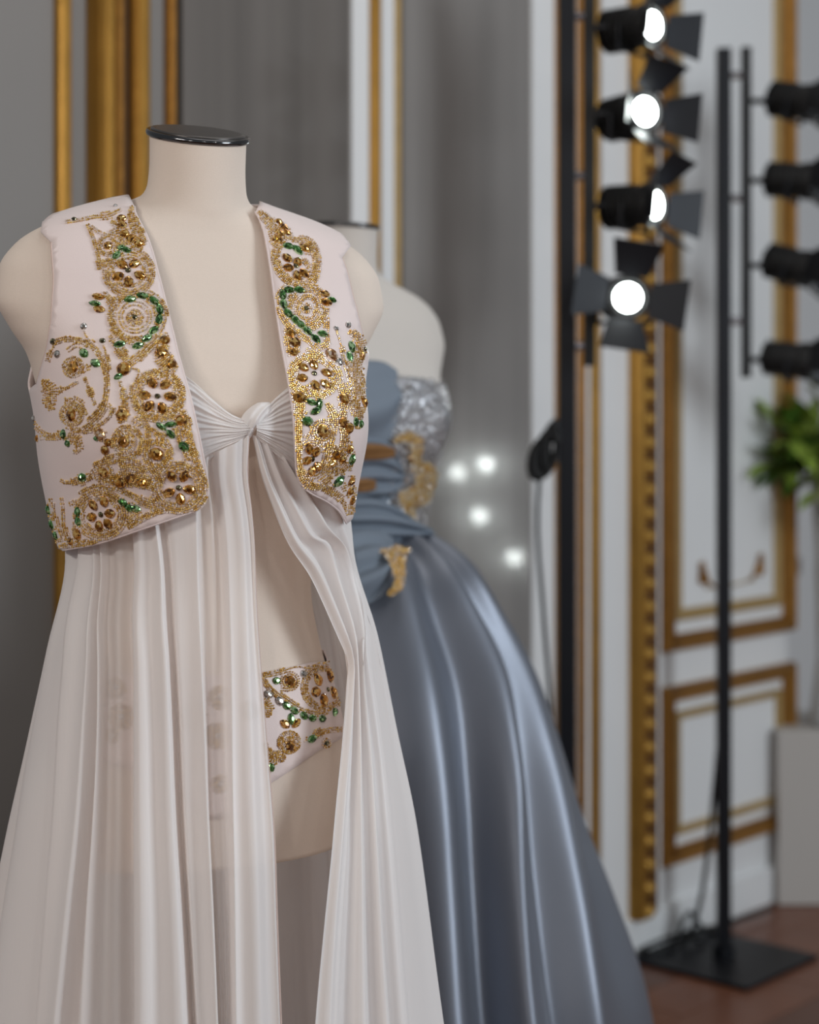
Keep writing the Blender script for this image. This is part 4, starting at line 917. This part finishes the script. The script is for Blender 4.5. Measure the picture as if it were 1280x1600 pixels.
E = Embroidery(hs, 'D', 2.6)
E.stroke([(225, 1265, 30), (300, 1260, 50), (380, 1265, 50), (430, 1265, 24)]); E.stroke([(330, 1270, 200), (340, 1340, 130), (350, 1400, 100), (355, 1460, 80), (330, 1520, 60), (285, 1555, 34)])
for x, y in ((420, 1262), (325, 1305), (380, 1310), (270, 1310), (345, 1380), (370, 1450), (330, 1500)): E.stone('s', x, y, 30)
hb = E.build(g2, 'horn_beadwork', rad=.0018); hb['label'] = 'gold beaded horn motif'

# ------------------------------------------------------------------ stage lights
def lamp_head(pos, direction, lit, label, group, power=0., roll=20, doors=.5):
    """small fresnel lamp: pos = centre of the housing"""
    r = root_of('stage_lamp', pos, label, 'stage lamp', group)
    d = Vector(direction).normalized(); side = d.cross(UP).normalized(); up = side.cross(d); p = Vector(pos)
    MB().lathe(p, d, [(-.075, .018), (-.07, .034), (-.05, .041), (.02, .043), (.03, .047), (.052, .047), (.052, .036), (.046, .034)], 24).obj('housing', 'black_matte', r, smooth=False)
    fins = MB()
    for k in range(5): fins.lathe(p+d*(-.062+k*.014), d, [(0, .046), (.004, .046)], 24)
    fins.obj('cooling_fins', 'black_matte', r)
    MB().lathe(p+d*.046, d, [(0, .0275), (.004, .026), (.008, .018), (.010, .006)], 24).obj('lens', 'lens_lit' if lit else 'lens_off', r, smooth=True)
    cr_, sr = math.cos(math.radians(roll)), math.sin(math.radians(roll)); A1 = side*cr_+up*sr; A2 = up*cr_-side*sr
    for k, (u, v, op) in enumerate(((A1, A2, doors), (-A1, A2, doors*1.1), (A2, A1, doors*.95), (-A2, A1, doors*.8))):
        q = p+d*.053+u*.044; out = (d*math.cos(op)+u*math.sin(op)).normalized(); nn = out.cross(v).normalized(); mb = MB()
        V = []
        for s_ in (-.0008, .0008):
            V += [q-v*.034+nn*s_, q+v*.034+nn*s_, q+out*.075+v*.052+nn*s_, q+out*.075-v*.052+nn*s_]
        mb.add(V, [(0, 1, 2, 3), (7, 6, 5, 4), (0, 4, 5, 1), (1, 5, 6, 2), (2, 6, 7, 3), (3, 7, 4, 0)]); mb.obj('barn_door', 'black_metal', r)
    yk = MB(); yk.tube([p+side*.052, p+side*.056-up*.05, p-side*.056-up*.05, p-side*.052], .005, 6); yk.obj('yoke', 'black_metal', r)
    if power:
        ld = bpy.data.lights.new('lamp_beam', 'SPOT'); ld.energy = power; ld.spot_size = math.radians(75); ld.spot_blend = .6; ld.shadow_soft_size = .03; ld.color = (.93, 1, .98)
        lo = bpy.data.objects.new('lamp_beam', ld); COL.objects.link(lo); lo.parent = r; lo.location = d*.075; lo.rotation_euler = d.to_track_quat('-Z', 'Y').to_euler()
    return r
def arm(stand, a, b):
    MB().tube([a, b], .008, 8).obj('lamp_arm', 'black_metal', stand)
def light_stand(X, Y, dxr, ztop, rail0, rail1, clamps, label):
    r = root_of('light_stand', (X, Y, 0), label, 'light stand', 'black light stands')
    MB().box((X, Y, .005), (WD, WM, UP), (.17, .17, .005)).obj('base_plate', 'black_metal', r, bevel=.002)
    MB().lathe((X, Y, .01), (0, 0, 1), [(0, .028), (.03, .028), (.034, .018)], 16).obj('socket', 'black_metal', r)
    MB().box((X, Y, ztop/2+.005), XYZ, (.017, .017, ztop/2-.005)).obj('pole', 'black_metal', r, bevel=.002)
    MB().box((X+dxr, Y, (rail0+rail1)/2), XYZ, (.012, .012, (rail1-rail0)/2)).obj('lamp_rail', 'black_matte', r, bevel=.002)
    for z in clamps:
        c = MB(); c.lathe((X-.012, Y, z), (1, 0, 0), [(0, .010), (dxr+.01, .010)], 10); o = c.obj('clamp', 'steel', r)
    return r
YA, YB = 3.56, 4.32
XA = (886-CX)/F*YA; XB = (1131-CX)/F*YB
zA = lambda py: H-(py-HY)/F*YA
zB = lambda py: H-(py-HY)/F*YB
stA = light_stand(XA, YA, (921-886)/F*YA, zA(-90), zA(572), zA(-60), [zA(26), zA(275), zA(541)], 'black light stand beside the blue gown carrying four lit lamps')
stB = light_stand(XB, YB, (1166-1131)/F*YB, zB(76), zB(590), zB(74), [zB(118), zB(310), zB(502)], 'black light stand near the white plinth carrying four dark lamps')
words = ('topmost', 'second from top', 'third from top', 'lowest')
LA = [((990, 44), (.70, -.62, -.02)), ((985, 180), (.52, -.82, .02)), ((992, 322), (.74, -.58, -.02)), ((975, 466), (.05, -1., -.04))]
for i, ((x, y), d) in enumerate(LA):
    p = at(x, y, YA-(.04 if i == 3 else .0)); lamp_head(p, d, True, '%s lit stage lamp on the stand beside the blue gown' % words[i], 'lit stage lamps', 7., roll=8, doors=(.8, .75, .8, 1.2)[i])
    arm(stA, (XA+.046, YA, p.z), Vector(p)+Vector((-.03, .0, 0)))
LB = [((1244, 158), (.75, -.55, -.2)), ((1240, 282), (.8, -.4, -.1)), ((1238, 415), (.75, -.5, -.25)), ((1236, 562), (.85, -.35, -.1))]
for i, ((x, y), d) in enumerate(LB):
    p = at(x, y, YB); lamp_head(p, d, False, '%s dark stage lamp on the stand near the plinth' % words[i], 'dark stage lamps', 0., roll=15)
    arm(stB, (XB+.056, YB, p.z), Vector(p)+Vector((-.03, 0, 0)))
# cable hung on the near stand and cables lying behind the far one
cb = MB(); c0 = Vector((XA-.02, YA-.02, zA(690)))
for k in range(9):
    pts = [c0+Vector((-(.012+.0035*k)*(1-math.cos(t+.4))*.7-.002*(k % 3), -.004*(k % 4), -.045*math.sin(t)-.004*k)) for t in np.linspace(0, 2*PI, 20)]; cb.tube(pts, .005, 6)
pts = [c0+Vector((-.035, 0, -.03)), c0+Vector((-.042, 0, -.15)), c0+Vector((-.03, 0, -.35)), c0+Vector((-.012, 0, -.6)), c0+Vector((-.006, .02, -1.0)), Vector((XA-.03, YA+.03, .016))]
cb.tube([Vector(q) for q in cr([tuple(p) for p in pts], 30)], .0045, 6)
tag(cb.obj('power_cable', 'black_matte', smooth=True, loc=(XA, YA, 0)), 'black cable looped over the stand beside the blue gown', 'cable')
cb = MB(); pts = [(XB-.01, YB+.01, .55), (XB-.03, YB+.03, .3), (XB-.05, YB+.06, .12), (XB-.08, YB+.08, .03), (XB-.14, YB+.02, .02), (XB-.20, YB+.0, .022), (XB-.12, YB+.12, .02), (XB+.05, YB+.24, .02), (XB+.20, YB+.38, .02)]
cb.tube([Vector(q) for q in cr(pts, 60)], .006, 6)
cb.tube([Vector(q) for q in cr([(XB-.04, YB+.1, .016), (XB-.1, YB+.06, .05), (XB-.07, YB+.1, .09), (XB-.03, YB+.14, .04), (XB+.08, YB+.28, .012)], 40)], .006, 6)
tag(cb.obj('power_cable', 'black_matte', smooth=True, loc=(XB, YB, 0)), 'black cable lying on the floor behind the far light stand', 'cable')
# third stand added out of frame so its lamps reflect in the grey panel
XC, YC = 2.95, 4.27
stC = light_stand(XC, YC, -.05, 1.9, .75, 1.75, [.9, 1.6], 'added unseen light stand at far right with lamps reflecting in the grey panel')
def mirrored(px, py, X):   # where the glossy panel shows the far right stand
    r = ray(px, py); t = (WA+WM*.014).dot(WM)/r.dot(WM); p = Vector((0, 0, H))+r*t; q = r-WM*(2*r.dot(WM)); return p+q*((X-p.x)/q.x)
for i, (x, y, pw) in enumerate(((760, 725, .8), (716, 738, .4), (750, 805, .6), (804, 870, .4))):
    p = mirrored(x, y, XC-.13)
    lamp_head(p, (-1, -.16, .02), True, '%s lit lamp of the added far right stand' % ('upper rear', 'upper front', 'middle', 'lower')[i], 'lit stage lamps', pw)
    arm(stC, (XC-.05, YC, p.z), p+Vector((.05, 0, 0)))
# ------------------------------------------------------------------ plinth, vase and greenery
px0 = at(1216, 1402, 4.8).x
pl = MB().box((px0+.19, 4.8+.17, .243), XYZ, (.19, .17, .243)).obj('display_plinth', 'plinth_white', bevel=.004, loc=(px0+.19, 4.97, 0)); tag(pl, 'white painted box plinth standing on the parquet at right', 'plinth')
vx, vy, vz = at(1296, 700, 4.88).x, 4.88, .486
va = root_of('flower_arrangement', (vx, vy, vz), 'loose green foliage arrangement in a tall vase on the white plinth', 'flowers')
MB().lathe((vx, vy, vz), UP, [(0, .05), (.02, .055), (.2, .035), (.5, .04), (.74, .06), (.74, .053), (.5, .033)], 24).obj('vase', 'vase_glass', va, smooth=True)
def leaf_mesh(name, m, L, W):
    V = []; Fc = []; n = 7
    for i in range(n):
        t = i/(n-1); w_ = W*math.sin(PI*min(1, t*.96+.04))**.8; z = -.25*L*t*t
        V += [(t*L, -w_, z+.25*w_), (t*L, 0, z), (t*L, w_, z+.25*w_)]
    for i in range(n-1):
        for k in (0, 1): a = i*3+k; Fc.append((a, a+1, a+4, a+3))
    o = mesh_obj(name, V, Fc, m); me = o.data; bpy.data.objects.remove(o); return me
LM = [leaf_mesh('leaf_a', 'leaf_green', .11, .022), leaf_mesh('leaf_b', 'leaf_light', .12, .024), leaf_mesh('leaf_c', 'leaf_pale', .055, .009)]
rr = random.Random(3)
top_v = Vector((vx, vy, vz+.72))
for k in range(34):
    a = rr.uniform(.8, 1.75)*PI; el = rr.uniform(-.35, 1.2); L = rr.uniform(.12, .27); d = Vector((math.cos(a)*math.cos(el), math.sin(a)*math.cos(el)*.7-.25, math.sin(el)))
    base = top_v+Vector((rr.uniform(-.03, .03), rr.uniform(-.03, .03), 0)); pts = [base-UP*.1]+[base+UP*.10*t+d*L*t-UP*.10*t*t for t in np.linspace(.1, 1, 7)]
    if k % 3 == 0: L *= 1.2
    MB().tube(pts, .003, 5).obj('stem', 'stem_green', va)
    wisp = k % 3 == 0
    for j in range(11 if wisp else 7):
        t = (j+1)/(11 if wisp else 7); q = base+UP*.10*t+d*L*t-UP*.10*t*t
        o = bpy.data.objects.new('leaf', LM[2] if wisp else LM[rr.choice((0, 1, 1))]); COL.objects.link(o); o.parent = va
        dr = (d+Vector((rr.uniform(-1, 1), rr.uniform(-1, 1), rr.uniform(-.8, .8)))).normalized(); o.location = q-Vector((vx, vy, vz)); o.rotation_euler = dr.to_track_quat('X', 'Z').to_euler()
